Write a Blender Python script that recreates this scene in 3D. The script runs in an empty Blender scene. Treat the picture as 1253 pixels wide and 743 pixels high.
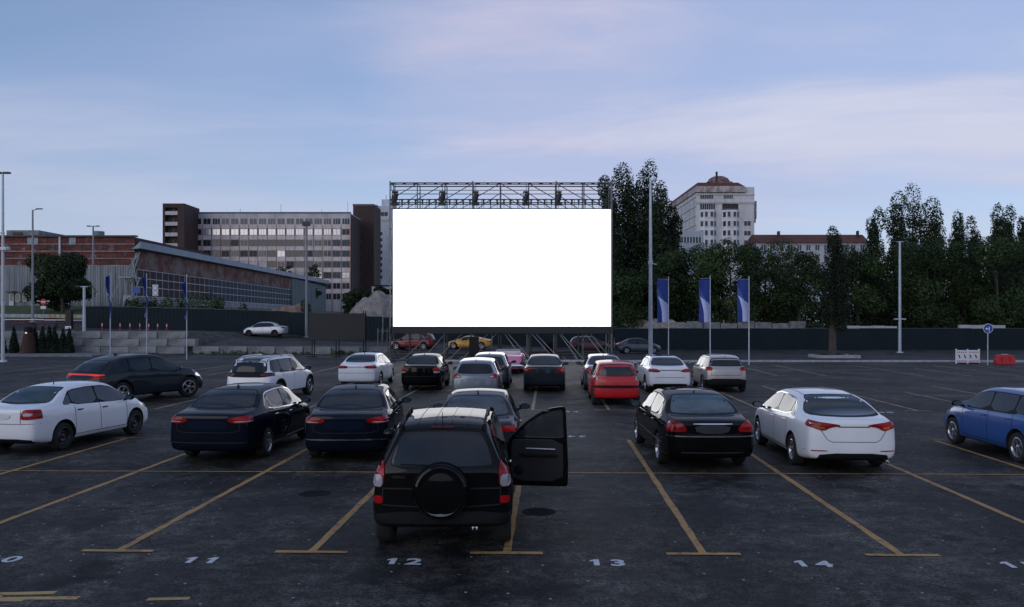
import bpy, bmesh, math, random
import numpy as np
from mathutils import Vector, Matrix
from mathutils.bvhtree import BVHTree
from mathutils.geometry import delaunay_2d_cdt
rnd = random.Random(7)
S = bpy.context.scene
COL = S.collection
F, CX, HY, HC = 1020.0, 626.5, 390.0, 3.0      # focal length in photo pixels, optical axis, horizon, eye height

def px(x, d):            # lateral metres of a photo column at distance d
    return (x - CX) / F * d
def pz(y, d):            # height of a photo row at distance d
    return HC - (y - HY) / F * d
def gd(y, z=0.0):        # distance of a ground row
    return (HC - z) * F / (y - HY)

# ------------------------------------------------------------------ materials
def new_mat(name):
    m = bpy.data.materials.new(name); m.use_nodes = True
    nt = m.node_tree; b = nt.nodes['Principled BSDF']
    return m, nt, b
def N(nt, t, **kw):
    n = nt.nodes.new(t)
    for k, v in kw.items():
        if k in n.inputs: n.inputs[k].default_value = v
        else: setattr(n, k, v)
    return n
def ramp(nt, fac, stops, interp='LINEAR'):
    r = nt.nodes.new('ShaderNodeValToRGB'); r.color_ramp.interpolation = interp
    e = r.color_ramp.elements
    while len(e) < len(stops): e.new(0.5)
    for i, (p, c) in enumerate(stops):
        e[i].position = p
        e[i].color = (c, c, c, 1) if not hasattr(c, '__len__') else (c[0], c[1], c[2], 1)
    nt.links.new(fac, r.inputs[0]); return r
def coords(nt, scale=(1, 1, 1), kind='Object', rot=(0, 0, 0)):
    tc = nt.nodes.new('ShaderNodeTexCoord'); mp = nt.nodes.new('ShaderNodeMapping')
    mp.inputs['Scale'].default_value = scale; mp.inputs['Rotation'].default_value = rot
    nt.links.new(tc.outputs[kind], mp.inputs[0]); return mp.outputs[0]
def noise(nt, vec, scale, detail=4, rough=.55):
    n = nt.nodes.new('ShaderNodeTexNoise'); n.inputs['Scale'].default_value = scale
    n.inputs['Detail'].default_value = detail; n.inputs['Roughness'].default_value = rough
    nt.links.new(vec, n.inputs['Vector']); return n.outputs['Fac']
def mixc(nt, fac, a, b, mode='MIX'):
    m = nt.nodes.new('ShaderNodeMix'); m.data_type = 'RGBA'; m.blend_type = mode
    for s, v in ((m.inputs[0], fac), (m.inputs[6], a), (m.inputs[7], b)):
        if hasattr(v, 'is_output'): nt.links.new(v, s)
        elif hasattr(v, '__len__'): s.default_value = (v[0], v[1], v[2], 1)
        else: s.default_value = v
    return m.outputs[2]
def bump(nt, b, h, strength=.3, dist=.02):
    n = nt.nodes.new('ShaderNodeBump'); n.inputs['Strength'].default_value = strength
    n.inputs['Distance'].default_value = dist
    nt.links.new(h, n.inputs['Height']); nt.links.new(n.outputs[0], b.inputs['Normal'])
_M = {}
def plain(name, col, rough=.6, metal=0.0, var=.12, scale=3.0, spec=.5, coat=0.0, kind='Object'):
    if name in _M: return _M[name]
    m, nt, b = new_mat(name)
    f = noise(nt, coords(nt, kind=kind), scale, 5)
    lo = tuple(c * (1 - var) for c in col); hi = tuple(min(1, c * (1 + var)) for c in col)
    r = ramp(nt, f, [(.3, lo), (.7, hi)])
    nt.links.new(r.outputs[0], b.inputs['Base Color'])
    b.inputs['Roughness'].default_value = rough; b.inputs['Metallic'].default_value = metal
    b.inputs['Specular IOR Level'].default_value = spec
    b.inputs['Coat Weight'].default_value = coat; b.inputs['Coat Roughness'].default_value = .04
    _M[name] = m; return m
def paint(name, col, metal=.25, rough=.35):
    if name in _M: return _M[name]
    m, nt, b = new_mat(name)
    v = coords(nt)
    dust = noise(nt, v, 2.2, 6, .65)
    r = ramp(nt, dust, [(.35, col), (.8, tuple(c * .88 + (.012 if max(col) > .05 else .003) for c in col))])
    nt.links.new(r.outputs[0], b.inputs['Base Color'])
    rr = ramp(nt, dust, [(.3, .015), (.75, .06)])
    nt.links.new(rr.outputs[0], b.inputs['Coat Roughness'])
    b.inputs['Metallic'].default_value = metal; b.inputs['Roughness'].default_value = rough
    dark = max(col) < .05
    b.inputs['Coat Weight'].default_value = .5 if dark else (.45 if col[0] > 3 * col[1] else .85); b.inputs['Specular IOR Level'].default_value = .0 if dark else .4
    w = noise(nt, v, 1.3, 2); bump(nt, b, w, .05, .05)
    _M[name] = m; return m
def glass_tint(name, col=(.012, .014, .016), rough=.04, spec=.5):
    if name in _M: return _M[name]
    m, nt, b = new_mat(name)
    f = noise(nt, coords(nt), 2.5, 3)
    r = ramp(nt, f, [(.3, tuple(c * .6 for c in col)), (.7, tuple(c * 1.3 for c in col))])
    nt.links.new(r.outputs[0], b.inputs['Base Color'])
    b.inputs['Roughness'].default_value = rough; b.inputs['IOR'].default_value = 1.52
    b.inputs['Specular IOR Level'].default_value = spec
    _M[name] = m; return m

# ------------------------------------------------------------------ object helpers
def link(name, me, mat=None, parent=None):
    o = bpy.data.objects.new(name, me); COL.objects.link(o)
    if mat is not None and me is not None:
        for mm in (mat if isinstance(mat, (list, tuple)) else [mat]): me.materials.append(mm)
    if parent is not None: o.parent = parent
    return o
def tag(o, label=None, cat=None, group=None, kind=None):
    if label: o['label'] = label
    if cat: o['category'] = cat
    if group: o['group'] = group
    if kind: o['kind'] = kind
    return o
def empty(name, loc, rz=0.0, label=None, cat=None, group=None):
    o = bpy.data.objects.new(name, None); COL.objects.link(o)
    o.location = loc; o.rotation_euler = (0, 0, rz); o.empty_display_size = .2
    return tag(o, label, cat, group)
def kids(o): return [c for c in bpy.data.objects if c.parent == o]
def copy_tree(o, parent=None):
    c = o.copy(); COL.objects.link(c); c.parent = parent
    for ch in kids(o): copy_tree(ch, c)
    return c

class MB:
    def __init__(s): s.v = []; s.f = []; s.m = []; s.sm = []
    def add(s, vs, fs, mi=0, smooth=False):
        b = len(s.v); s.v += [tuple(v) for v in vs]
        for f in fs: s.f.append(tuple(i + b for i in f)); s.m.append(mi); s.sm.append(smooth)
    def box(s, c, d, mi=0, rz=0.0):
        x, y, z = d[0] / 2, d[1] / 2, d[2] / 2; ca, sa = math.cos(rz), math.sin(rz)
        vs = []
        for a in (-1, 1):
            for b in (-1, 1):
                for e in (-1, 1):
                    X, Y = a * x, b * y
                    vs.append((c[0] + X * ca - Y * sa, c[1] + X * sa + Y * ca, c[2] + e * z))
        s.add(vs, [(0, 1, 3, 2), (4, 6, 7, 5), (0, 4, 5, 1), (2, 3, 7, 6), (0, 2, 6, 4), (1, 5, 7, 3)], mi)
    def b2(s, x0, x1, y0, y1, z0, z1, mi=0):
        s.box(((x0 + x1) / 2, (y0 + y1) / 2, (z0 + z1) / 2), (abs(x1 - x0), abs(y1 - y0), abs(z1 - z0)), mi)
    def tube(s, a, b, r, r2=None, n=8, mi=0, caps=True):
        a = Vector(a); b = Vector(b); r2 = r if r2 is None else r2
        d = (b - a).normalized(); u = d.orthogonal().normalized(); w = d.cross(u)
        vs = []
        for p, q in ((a, r), (b, r2)):
            for i in range(n):
                t = 2 * math.pi * i / n; vs.append(p + u * (q * math.cos(t)) + w * (q * math.sin(t)))
        fs = [(i, (i + 1) % n, n + (i + 1) % n, n + i) for i in range(n)]
        s.add(vs, fs, mi, True)
        if caps:
            s.add(vs, [tuple(range(n - 1, -1, -1)), tuple(range(n, 2 * n))], mi)
    def path(s, pts, radii, n=7, mi=0):
        for i in range(len(pts) - 1): s.tube(pts[i], pts[i + 1], radii[i], radii[i + 1], n, mi, True)
    def lathe(s, prof, c=(0, 0, 0), axis='z', n=24, mi=0, smooth=True):
        vs = []; k = len(prof)
        for i in range(n):
            t = 2 * math.pi * i / n; ca, sa = math.cos(t), math.sin(t)
            for r, h in prof:
                if axis == 'z': v = (c[0] + r * ca, c[1] + r * sa, c[2] + h)
                elif axis == 'x': v = (c[0] + h, c[1] + r * ca, c[2] + r * sa)
                else: v = (c[0] + r * ca, c[1] + h, c[2] + r * sa)
                vs.append(v)
        fs = []
        for i in range(n):
            j = (i + 1) % n
            for q in range(k - 1): fs.append((i * k + q, j * k + q, j * k + q + 1, i * k + q + 1))
        s.add(vs, fs, mi, smooth)
    def blob(s, c, r, seg=10, mi=0, jit=0.0):
        vs = []; fs = []; rings = seg // 2
        for i in range(rings + 1):
            ph = math.pi * i / rings
            for j in range(seg):
                th = 2 * math.pi * j / seg; k = 1 + rnd.uniform(-jit, jit)
                vs.append((c[0] + r[0] * k * math.sin(ph) * math.cos(th), c[1] + r[1] * k * math.sin(ph) * math.sin(th), c[2] + r[2] * k * math.cos(ph)))
        for i in range(rings):
            for j in range(seg):
                a = i * seg + j; b = i * seg + (j + 1) % seg
                fs.append((a, a + seg, b + seg, b))
        s.add(vs, fs, mi, True)
    def mesh(s, name):
        me = bpy.data.meshes.new(name); me.from_pydata(s.v, [], s.f)
        me.polygons.foreach_set('material_index', s.m); me.polygons.foreach_set('use_smooth', s.sm)
        me.update(); return me
    def build(s, name, mat=None, parent=None, weld=False):
        me = s.mesh(name)
        bm = bmesh.new(); bm.from_mesh(me)
        if weld: bmesh.ops.remove_doubles(bm, verts=bm.verts, dist=1e-4)
        bmesh.ops.recalc_face_normals(bm, faces=bm.faces)
        for e in bm.edges:
            if len(e.link_faces) == 2 and e.calc_face_angle(0) > .6: e.smooth = False
        bm.to_mesh(me); bm.free()
        return link(name, me, mat, parent)
def bevel(o, w=.01, seg=2, ang=.6):
    m = o.modifiers.new('bevel', 'BEVEL'); m.width = w; m.segments = seg; m.limit_method = 'ANGLE'; m.angle_limit = ang
    return o
def bake(o):
    dg = bpy.context.evaluated_depsgraph_get(); e = o.evaluated_get(dg)
    me = bpy.data.meshes.new_from_object(e); old = o.data; o.modifiers.clear(); o.data = me; me.name = old.name
    return o
def lerp(a, b, t): return a + (b - a) * t
def pl(pts):
    def f(t):
        if t <= pts[0][0]: return pts[0][1]
        for (a, b), (c, d) in zip(pts, pts[1:]):
            if t <= c: return b + (d - b) * (t - a) / (c - a)
        return pts[-1][1]
    return f

# ------------------------------------------------------------------ shared car materials
GLASS = glass_tint('tinted_car_glass')
GLASSB = glass_tint('clear_car_glass', (.05, .085, .11), .05)
RUB = plain('tyre_rubber', (.012, .012, .013), .85, var=.25, scale=8)
RIM = plain('alloy_rim', (.45, .46, .48), .28, .9, var=.1)
RIMD = plain('dark_rim', (.03, .03, .032), .4, .3)
BLK = plain('black_trim_plastic', (.010, .010, .011), .6, var=.2, scale=6, spec=.15)
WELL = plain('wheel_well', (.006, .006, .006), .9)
CHR = plain('chrome_trim', (.7, .7, .72), .12, 1.0, var=.03)
SEAM = plain('panel_gap', (.006, .006, .006), .8)
LRED = glass_tint('red_lamp_lens', (.30, .005, .008), .10, .3)
LCLR = glass_tint('clear_lamp_lens', (.36, .36, .39), .1)
LAMB = glass_tint('amber_lamp_lens', (.45, .12, .02), .12)
PLT = plain('blank_plate', (.6, .62, .66), .4, var=.05)
def lit_red():
    m, nt, b = new_mat('lit_tail_light'); b.inputs['Base Color'].default_value = (.5, .01, .01, 1)
    f = noise(nt, coords(nt, (3, 1, 40)), 3, 2)
    r = ramp(nt, f, [(.35, (.3, .01, .008)), (.65, (1, .10, .08))]); nt.links.new(r.outputs[0], b.inputs['Emission Color'])
    b.inputs['Emission Strength'].default_value = .6; return m
LITR = lit_red()
def lit_white():
    m, nt, b = new_mat('lit_head_light'); b.inputs['Base Color'].default_value = (.8, .8, .8, 1)
    b.inputs['Emission Color'].default_value = (.9, .93, 1, 1); b.inputs['Emission Strength'].default_value = .7; return m
LITW = lit_white()

# ------------------------------------------------------------------ car builder
def chaikin(pts, n=2, k=.22):
    for _ in range(n):
        q = []
        for i in range(len(pts)):
            a, b = pts[i], pts[(i + 1) % len(pts)]
            q.append((lerp(a[0], b[0], k), lerp(a[1], b[1], k))); q.append((lerp(a[0], b[0], 1 - k), lerp(a[1], b[1], 1 - k)))
        pts = q
    return pts
def inside(p, poly):
    r = False; j = len(poly) - 1
    for i in range(len(poly)):
        a, b = poly[i], poly[j]
        if (a[1] > p[1]) != (b[1] > p[1]) and p[0] < (b[0] - a[0]) * (p[1] - a[1]) / (b[1] - a[1]) + a[0]: r = not r
        j = i
    return r
RAY = {'rear': (lambda a, b: (Vector((a, -9, b)), Vector((0, 1, 0)))),
       'front': (lambda a, b: (Vector((a, 9, b)), Vector((0, -1, 0)))),
       'right': (lambda a, b: (Vector((5, a, b)), Vector((-1, 0, 0)))),
       'left': (lambda a, b: (Vector((-5, a, b)), Vector((1, 0, 0)))),
       'top': (lambda a, b: (Vector((a, b, 5)), Vector((0, 0, -1))))}
def patch(bvh, poly, view, off=.004, depth=.02, step=.06, rounds=2, wl=None):
    """a thin shell with the outline poly, laid on the car body"""
    if rounds: poly = chaikin(poly, rounds)
    P = []
    for i in range(len(poly)):
        a, b = poly[i], poly[(i + 1) % len(poly)]; L = math.dist(a, b); n = max(1, int(L / step))
        for k in range(n): P.append((lerp(a[0], b[0], k / n), lerp(a[1], b[1], k / n)))
    nb = len(P); x0 = min(p[0] for p in P); x1 = max(p[0] for p in P); y0 = min(p[1] for p in P); y1 = max(p[1] for p in P)
    inn = []
    nx = int((x1 - x0) / step); ny = int((y1 - y0) / step)
    for i in range(1, nx + 1):
        for j in range(1, ny + 1):
            q = (x0 + (x1 - x0) * i / (nx + 1), y0 + (y1 - y0) * j / (ny + 1))
            if inside(q, P) and min(math.dist(q, p) for p in P) > step * .45: inn.append(q)
    vs, es, fs, *_ = delaunay_2d_cdt([Vector(p) for p in P + inn], [(i, (i + 1) % nb) for i in range(nb)], [], 1, 1e-6)
    out = MB(); top = []; bad = set(); nrm = []
    cx = sum(p[0] for p in P) / nb; cy = sum(p[1] for p in P) / nb
    def cast(a, b):
        o, d = RAY[view](a, b); h = bvh.ray_cast(o, d, 20)
        if h[0] is not None and wl is not None and h[0].y > wl: h = (None,)
        return h, d
    for i, v in enumerate(vs):
        h, d = cast(v[0], v[1]); q = v.copy(); tries = 0
        while h[0] is None and tries < 40:
            q = Vector((lerp(q[0], cx, .02), q[1])); h, d = cast(q[0], q[1]); tries += 1
        if h[0] is None: bad.add(i); top.append(None); nrm.append(None)
        else:
            n = h[1] if h[1].dot(d) < 0 else -h[1]
            top.append(h[0] + n * off - d * off * .3); nrm.append(n)
    idx = {}; V = []
    for i, t in enumerate(top):
        if t is not None: idx[i] = len(V); V.append(t)
    nt_ = len(V)
    for i, t in enumerate(top):
        if t is not None: V.append(t - nrm[i] * depth)
    FS = []; ed = {}
    lim = step * 12
    for f in fs:
        if any(i in bad for i in f): continue
        if max((top[f[a]] - top[f[(a + 1) % len(f)]]).length for a in range(len(f))) > lim: continue
        g = tuple(idx[i] for i in f); FS.append(g)
        for a in range(len(g)):
            e = (g[a], g[(a + 1) % len(g)]); ed[tuple(sorted(e))] = ed.get(tuple(sorted(e)), []) + [e]
    SK = [(e[0][0], e[0][1], e[0][1] + nt_, e[0][0] + nt_) for e in ed.values() if len(e) == 1]
    out.add(V, FS, 0, True); b = len(out.v) - len(V)
    for q in SK: out.f.append(q); out.m.append(0); out.sm.append(False)
    return out
def mirror(poly): return [(-a, b) for a, b in poly]
def ribbon(bvh, pts, view, w=.012, off=.003, closed=False, mb=None):
    mb = mb or MB(); Q = []
    seq = pts + [pts[0]] if closed else pts
    for a, b in zip(seq, seq[1:]):
        L = math.dist(a, b); n = max(1, int(L / .05))
        for k in range(n): Q.append((lerp(a[0], b[0], k / n), lerp(a[1], b[1], k / n)))
    if not closed: Q.append(seq[-1])
    V = []
    m = len(Q)
    for i in range(m):
        a = Q[(i - 1) % m] if closed else Q[max(0, i - 1)]; b = Q[(i + 1) % m] if closed else Q[min(m - 1, i + 1)]
        t = Vector((b[0] - a[0], b[1] - a[1])); t = t.normalized() if t.length > 0 else Vector((1, 0)); nn = Vector((-t[1], t[0])) * w / 2
        row = []
        for s in (-1, 1):
            o, d = RAY[view](Q[i][0] + nn[0] * s, Q[i][1] + nn[1] * s); h = bvh.ray_cast(o, d, 20)
            if h[0] is None: row = None; break
            n = h[1] if h[1].dot(d) < 0 else -h[1]
            row.append(h[0] + n * off)
        V.append(row)
    rng = range(m) if closed else range(m - 1)
    for i in rng:
        a, b = V[i], V[(i + 1) % m]
        if a is None or b is None or (a[0] - b[0]).length > .3: continue
        mb.add([a[0], a[1], b[1], b[0]], [(0, 1, 2, 3)], 0, True)
    return mb

root_body = {}
def merge_into(o, mb, mat):
    if not mb.f: return
    me = o.data; me.materials.append(mat); k = len(me.materials) - 1
    bm = bmesh.new(); bm.from_mesh(me); vs = [bm.verts.new(v) for v in mb.v]
    for f in mb.f:
        try: g = bm.faces.new([vs[i] for i in f]); g.material_index = k; g.smooth = True
        except ValueError: pass
    bm.to_mesh(me); bm.free()
def make_wheel(r, w, rim_kind, side, spokes=5):
    """tyre mesh with its rim as a child; outer face towards side (+1 right)"""
    t = MB(); ri = r * .66
    prof = [(ri, -w / 2 + .02), (ri + .02, -w / 2), (r - .03, -w / 2), (r - .008, -w / 2 + .02), (r, -w / 2 + .05), (r, w / 2 - .05), (r - .008, w / 2 - .02), (r - .03, w / 2), (ri + .02, w / 2), (ri, w / 2 - .02), (ri - .01, 0), (ri, -w / 2 + .02)]
    t.lathe(prof, axis='x', n=32)
    d = MB(); o = w / 2 * side
    d.lathe([(ri + .005, o - .012 * side), (ri - .012, o - .004 * side), (ri - .03, o - .03 * side), (ri - .035, o - .10 * side)], axis='x', n=32)
    d.lathe([(.001, o - .02 * side), (.035, o - .02 * side), (.06, o - .035 * side), (.06, o - .08 * side)], axis='x', n=16)
    if rim_kind == 'steel':
        d.lathe([(.05, o - .05 * side), (ri * .5, o - .03 * side), (ri * .75, o - .07 * side), (ri - .03, o - .06 * side)], axis='x', n=32)
    else:
        for k in range(spokes):
            a = 2 * math.pi * k / spokes
            for da in ((-.12, .12) if spokes <= 5 else (0,)):
                a1 = a + da * .6; a2 = a + da
                p = (o - .03 * side, .05 * math.cos(a1), .05 * math.sin(a1)); q = (o - .025 * side, (ri - .02) * math.cos(a2), (ri - .02) * math.sin(a2))
                u = Vector((0, -math.sin(a2), math.cos(a2)))
                wd = .02 if spokes <= 5 else .017
                P, Q = Vector(p), Vector(q); X = Vector((side * .012, 0, 0)); bk = Vector((-side * .04, 0, 0))
                d.add([P - u * wd, P + u * wd, Q + u * wd * 1.2, Q - u * wd * 1.2, P - u * wd + bk, P + u * wd + bk, Q + u * wd * 1.2 + bk, Q - u * wd * 1.2 + bk],
                      [(0, 1, 2, 3), (4, 7, 6, 5), (0, 4, 5, 1), (2, 6, 7, 3), (1, 5, 6, 2), (0, 3, 7, 4)])
    k = MB(); k.lathe([(.001, o - .11 * side), (ri - .03, o - .11 * side)], axis='x', n=24)   # near-black plate painted as the shade behind the spokes
    return t, d, k

def build_car(name, label, cat, loc, head, sp, group=None):
    """sp: the measurements of this car. Local axes: +y forward, +x right, z up."""
    L, W, H, wb, ro = sp['L'], sp['W'], sp['H'], sp['wb'], sp['ro']
    root = empty(name, (loc[0], loc[1], sp.get('z', 0) + (loc[2] if len(loc) > 2 else 0)), -math.radians(head), label, cat, group)
    body_mat = sp['paint']
    top = pl(sp['top']); belt = pl(sp['belt']); wrf = pl(sp['roofw']); wf = pl(sp.get('plan', [(0, .90), (.06, .965), (.22, 1), (.72, 1), (.9, .965), (1, .85)]))
    offR = pl(sp['rear']); offF = pl(sp['front']); zb = sp.get('zb', .2)
    zbf = pl([(0, zb + .08), (.08, zb), (.92, zb), (1, zb + .04)])
    ts = sorted(set([round(t, 4) for t, _ in sp['top']] + [round(t, 4) for t, _ in sp['belt']] + [.025, .975]))
    t2 = [ts[0]]
    for t in ts[1:]:
        g = t - t2[-1]
        if g < .012: continue
        n = max(1, math.ceil(g / .085)); a = t2[-1]
        for k in range(1, n + 1): t2.append(a + g * k / n)
    if t2[-1] < .999: t2[-1] = 1.0
    ts = t2; n = len(ts) - 1
    K, A = 9, 6
    bowR, bowF = sp.get('bow', (.13, .30)); rl = sp.get('rfall', .32)
    def pos(i, a, k):
        t = ts[i]; zs = belt(t); zt = top(t); w = W / 2 * wf(t); wr = wrf(t) * W / 2 * min(1, wf(t) + .03)
        h = max(zt - zs, .05); z0 = zbf(t)
        rows = [(.90, z0), (.975, z0 + .06), (1.0, z0 + .22 * (zs - z0)), (sp.get('mid', 1.0), z0 + .5 * (zs - z0)), (.992, z0 + .74 * (zs - z0)), (.972, z0 + .92 * (zs - z0)), (.945, zs)]
        if k <= 6: hw = w * rows[k][0]; z = rows[k][1]
        elif k == 7: hw = lerp(w * .925, wr, .10); z = zs + .10 * h
        elif k == 8: hw = lerp(w * .925, wr, .62); z = zs + .62 * h
        else: hw = wr; z = zs + .95 * h
        u = 2 * a / A - 1; x = hw * u
        if k == K: z = z + (zt - z) * (1 - u * u) + .012 * (1 - u * u)
        if k < 7 and zt - zs < .12: z = min(z, zt - .04)
        y = -L / 2 + t * L
        fr = max(0, 1 - t / rl) ** 1.6; ff = max(0, 1 - (1 - t) / .28) ** 1.6
        bw = abs(x / (W / 2)) ** 2.6
        y += (offR(z) + bowR * bw) * fr - (offF(z) + bowF * bw) * ff
        return (x, y, z)
    bm = bmesh.new(); V = {}
    def v(i, a, k):
        if (i, a, k) not in V: V[(i, a, k)] = bm.verts.new(pos(i, a, k))
        return V[(i, a, k)]
    def q(*c): bm.faces.new([v(*x) for x in c])
    for i in range(n):
        for k in range(K):
            q((i, 0, k), (i + 1, 0, k), (i + 1, 0, k + 1), (i, 0, k + 1)); q((i, A, k), (i, A, k + 1), (i + 1, A, k + 1), (i + 1, A, k))
        for a in range(A):
            q((i, a, 0), (i, a + 1, 0), (i + 1, a + 1, 0), (i + 1, a, 0)); q((i, a, K), (i + 1, a, K), (i + 1, a + 1, K), (i, a + 1, K))
    for k in range(K):
        for a in range(A):
            q((0, a, k), (0, a, k + 1), (0, a + 1, k + 1), (0, a + 1, k)); q((n, a, k), (n, a + 1, k), (n, a + 1, k + 1), (n, a, k + 1))
    bmesh.ops.recalc_face_normals(bm, faces=bm.faces)
    cl = bm.edges.layers.float.new('crease_edge')
    for i in range(n):
        if sp.get('crease', .35) and sp['belt'][0][0] <= ts[i]:
            for a in (0, A):
                e = bm.edges.get([V[(i, a, 6)], V[(i + 1, a, 6)]])
                if e: e[cl] = sp.get('crease', .35)
                e = bm.edges.get([V[(i, a, 9)], V[(i + 1, a, 9)]])
                if e: e[cl] = .25
    me = bpy.data.meshes.new('body'); bm.to_mesh(me); bm.free()
    body = link('body', me, body_mat, root); me.materials.append(WELL)
    s = body.modifiers.new('s', 'SUBSURF'); s.levels = s.render_levels = sp.get('lod', 2)
    bpy.context.view_layer.update(); bake(body)
    full = bmesh.new(); full.from_mesh(body.data); bvh = BVHTree.FromBMesh(full); full.free()
    yr = -L / 2 + ro; yf = yr + wb; r = sp.get('r', .315); tw = sp.get('tw', .21); ra = r + .055
    cut = MB()
    for y in (yr, yf):
        for sd in (-1, 1):
            a = sd * W * .62; b = sd * (W / 2 - .36)
            cut.tube((a, y, r + .02), (b, y, r + .02), ra, n=36)
    for hole in sp.get('holes', []): cut.b2(*hole)
    co = cut.build('cutter', None, root); whole_area = sum(p.area for p in body.data.polygons); keep = body.data.copy()
    for att in range(4):
        mod = body.modifiers.new('b', 'BOOLEAN'); mod.operation = 'DIFFERENCE'; mod.solver = 'EXACT'; mod.object = co; mod.use_self = att > 1
        co.location = (0, .0013 * att, .0017 * att); bpy.context.view_layer.update(); bake(body)
        xs_ = [v.co for v in body.data.vertices]
        upper = sum(p.area for p in body.data.polygons if p.center.z > r + .45); ref = sum(p.area for p in keep.polygons if p.center.z > r + .45)
        if upper > ref * .9 and max(abs(p.x) for p in xs_) < W * .56: break
        body.data = keep.copy()
    bpy.data.objects.remove(co)
    me = body.data
    if len(me.materials) < 2:
        me.materials.clear(); me.materials.append(body_mat); me.materials.append(WELL)
    bm = bmesh.new(); bm.from_mesh(me)
    for f in bm.faces:
        f.smooth = True; f.material_index = 0
        ok = False
        for y in (yr, yf):
            if all(math.hypot(p.co.y - y, p.co.z - r - .02) < ra + .004 and abs(p.co.x) > W / 2 - .37 for p in f.verts): ok = True
        c = f.calc_center_median()
        for x0, x1, y0, y1, z0, z1 in sp.get('holes', []):
            if x0 - .004 <= c.x < x1 - .02 and y0 - .004 <= c.y <= y1 + .004 and z0 - .004 <= c.z <= z1 + .004 and (abs(c.x - x0) < .006 or abs(c.y - y0) < .006 or abs(c.y - y1) < .006 or abs(c.z - z0) < .006 or abs(c.z - z1) < .006): ok = True
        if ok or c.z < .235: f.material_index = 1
    for e in bm.edges:
        if len(e.link_faces) == 2 and (e.calc_face_angle(0) > .75 or e.link_faces[0].material_index != e.link_faces[1].material_index): e.smooth = False
    bm.to_mesh(me); bm.free()
    # wheels
    for y, nm in ((yr, 0), (yf, 1)):
        for sd in (-1, 1):
            t, d, k = make_wheel(r, tw, sp.get('rim', 'alloy'), sd, sp.get('spokes', 5))
            w = t.build('wheel', RUB, root); w.location = (sd * (W / 2 - tw / 2 - .015), y, r)
            if nm and sp.get('steer'): w.rotation_euler = (0, 0, -math.radians(sp['steer']))
            d.build('rim', sp.get('rimmat', RIM if sp.get('rim', 'alloy') != 'steel' else RIMD), w)
            k.build('spoke_shade_plate', WELL, w)
    def add(name, poly, view, mat, off=.004, depth=.02, step=.06, rounds=2, parent=root, wl=None):
        mb = patch(bvh, poly, view, off, depth, step, rounds, wl)
        if not mb.f: return None
        return mb.build(name, mat, parent)
    def Y(t): return -L / 2 + t * L
    # side windows, from the belt and roof lines
    g0, g1, pil = sp['dlo']         # rear end, front end (t), pillars (t)
    trim = MB(); seams = MB()
    def hi(t): return belt(t) + sp.get('dloh', .80) * (top(t) - belt(t)) - .01
    def lo(t): return belt(t) + sp.get('dlol', .035)
    if g0 < g1:
        edges = [g0] + pil + [g1]
        for view in ('left', 'right'):
            whole = []
            for a, b in zip(edges, edges[1:]):
                pa = a + (.006 if a != g0 else 0); pb = b - (.006 if b != g1 else 0)
                m = 7; up = [(Y(lerp(pa, pb, j / m)), hi(lerp(pa, pb, j / m))) for j in range(m + 1)]
                sl = sp.get('cslope', .05)
                if a == g0: up = [(Y(pa + sl * min(1, 1)), hi(pa + sl))] + [p for p in up if p[0] > Y(pa + sl) + .03]
                up = [(p[0], max(p[1], lo(.5) + .012)) for p in up]
                poly = [(Y(pa), lo(pa))] + up + [(Y(pb), lo(pb))]
                add('side_window', poly, view, sp.get('sideglass', GLASS), .005, .02, .07, 1)
            m = 20; sl = sp.get('cslope', .05)
            outl = [(Y(g0), lo(g0) - .012)] + [(Y(lerp(g0 + sl, g1, j / m)), max(hi(lerp(g0 + sl, g1, j / m)), lo(.5)) + .02) for j in range(m + 1)] + [(Y(g1) + .03, lo(g1) - .012)]
            # black pillars and frame behind the glass
            mb = patch(bvh, outl, view, .002, .012, .09, 1)
            if mb.f: mb.build('window_frame', sp.get('frame', BLK), root)
            if sp.get('chrome'):
                mbt = ribbon(bvh, chaikin(outl, 1), view, .022, .006, True)
                mbt.build('window_trim', CHR, root)
        # door seams and handles
        for view in ('left', 'right'):
            sd = 1 if view == 'right' else -1
            for t in sp['doors']:
                ribbon(bvh, [(Y(t), .32), (Y(t), lo(t) - .02)], view, .014, .003, mb=seams)
            ribbon(bvh, [(Y(sp['doors'][0]), .32), (Y(sp['doors'][-1]), .32)], view, .014, .003, mb=seams)
            for t in sp['handles']:
                z = belt(t) - sp.get('hz', .09)
                o, d = RAY[view](Y(t), z); h = bvh.ray_cast(o, d, 20)
                if h[0]:
                    hb = MB(); x = h[0].x
                    hb.b2(x + sd * .004, x + sd * .03, Y(t) - .09, Y(t) + .09, z - .014, z + .014)
                    bevel(hb.build('door_handle', sp.get('hmat', body_mat), root), .008)
            if sp.get('crease_line'):
                z0, z1 = sp['crease_line']
                ribbon(bvh, [(Y(.12), z0), (Y(.85), z1)], view, .02, .004).build('side_trim', sp.get('clmat', SEAM), root)
            if sp.get('sill'):
                add('sill_trim', [(Y(.27), zb + .03), (Y(.27), zb + .1), (Y(.74), zb + .1), (Y(.74), zb + .03)], view, sp['sill'], .012, .03, .1, 0)
            if sp.get('arch'):
                for y in (yr, yf):
                    outp = []; m = 16
                    for j in range(m + 1):
                        an = math.radians(lerp(-12, 192, j / m)); outp.append((y + (ra + .055) * math.cos(an), r + .02 + (ra + .055) * math.sin(an)))
                    for j in range(m, -1, -1):
                        an = math.radians(lerp(-12, 192, j / m)); outp.append((y + (ra + .003) * math.cos(an), r + .02 + (ra + .003) * math.sin(an)))
                    add('arch_cladding', outp, view, sp['arch'], .018, .035, .08, 0)
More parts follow.
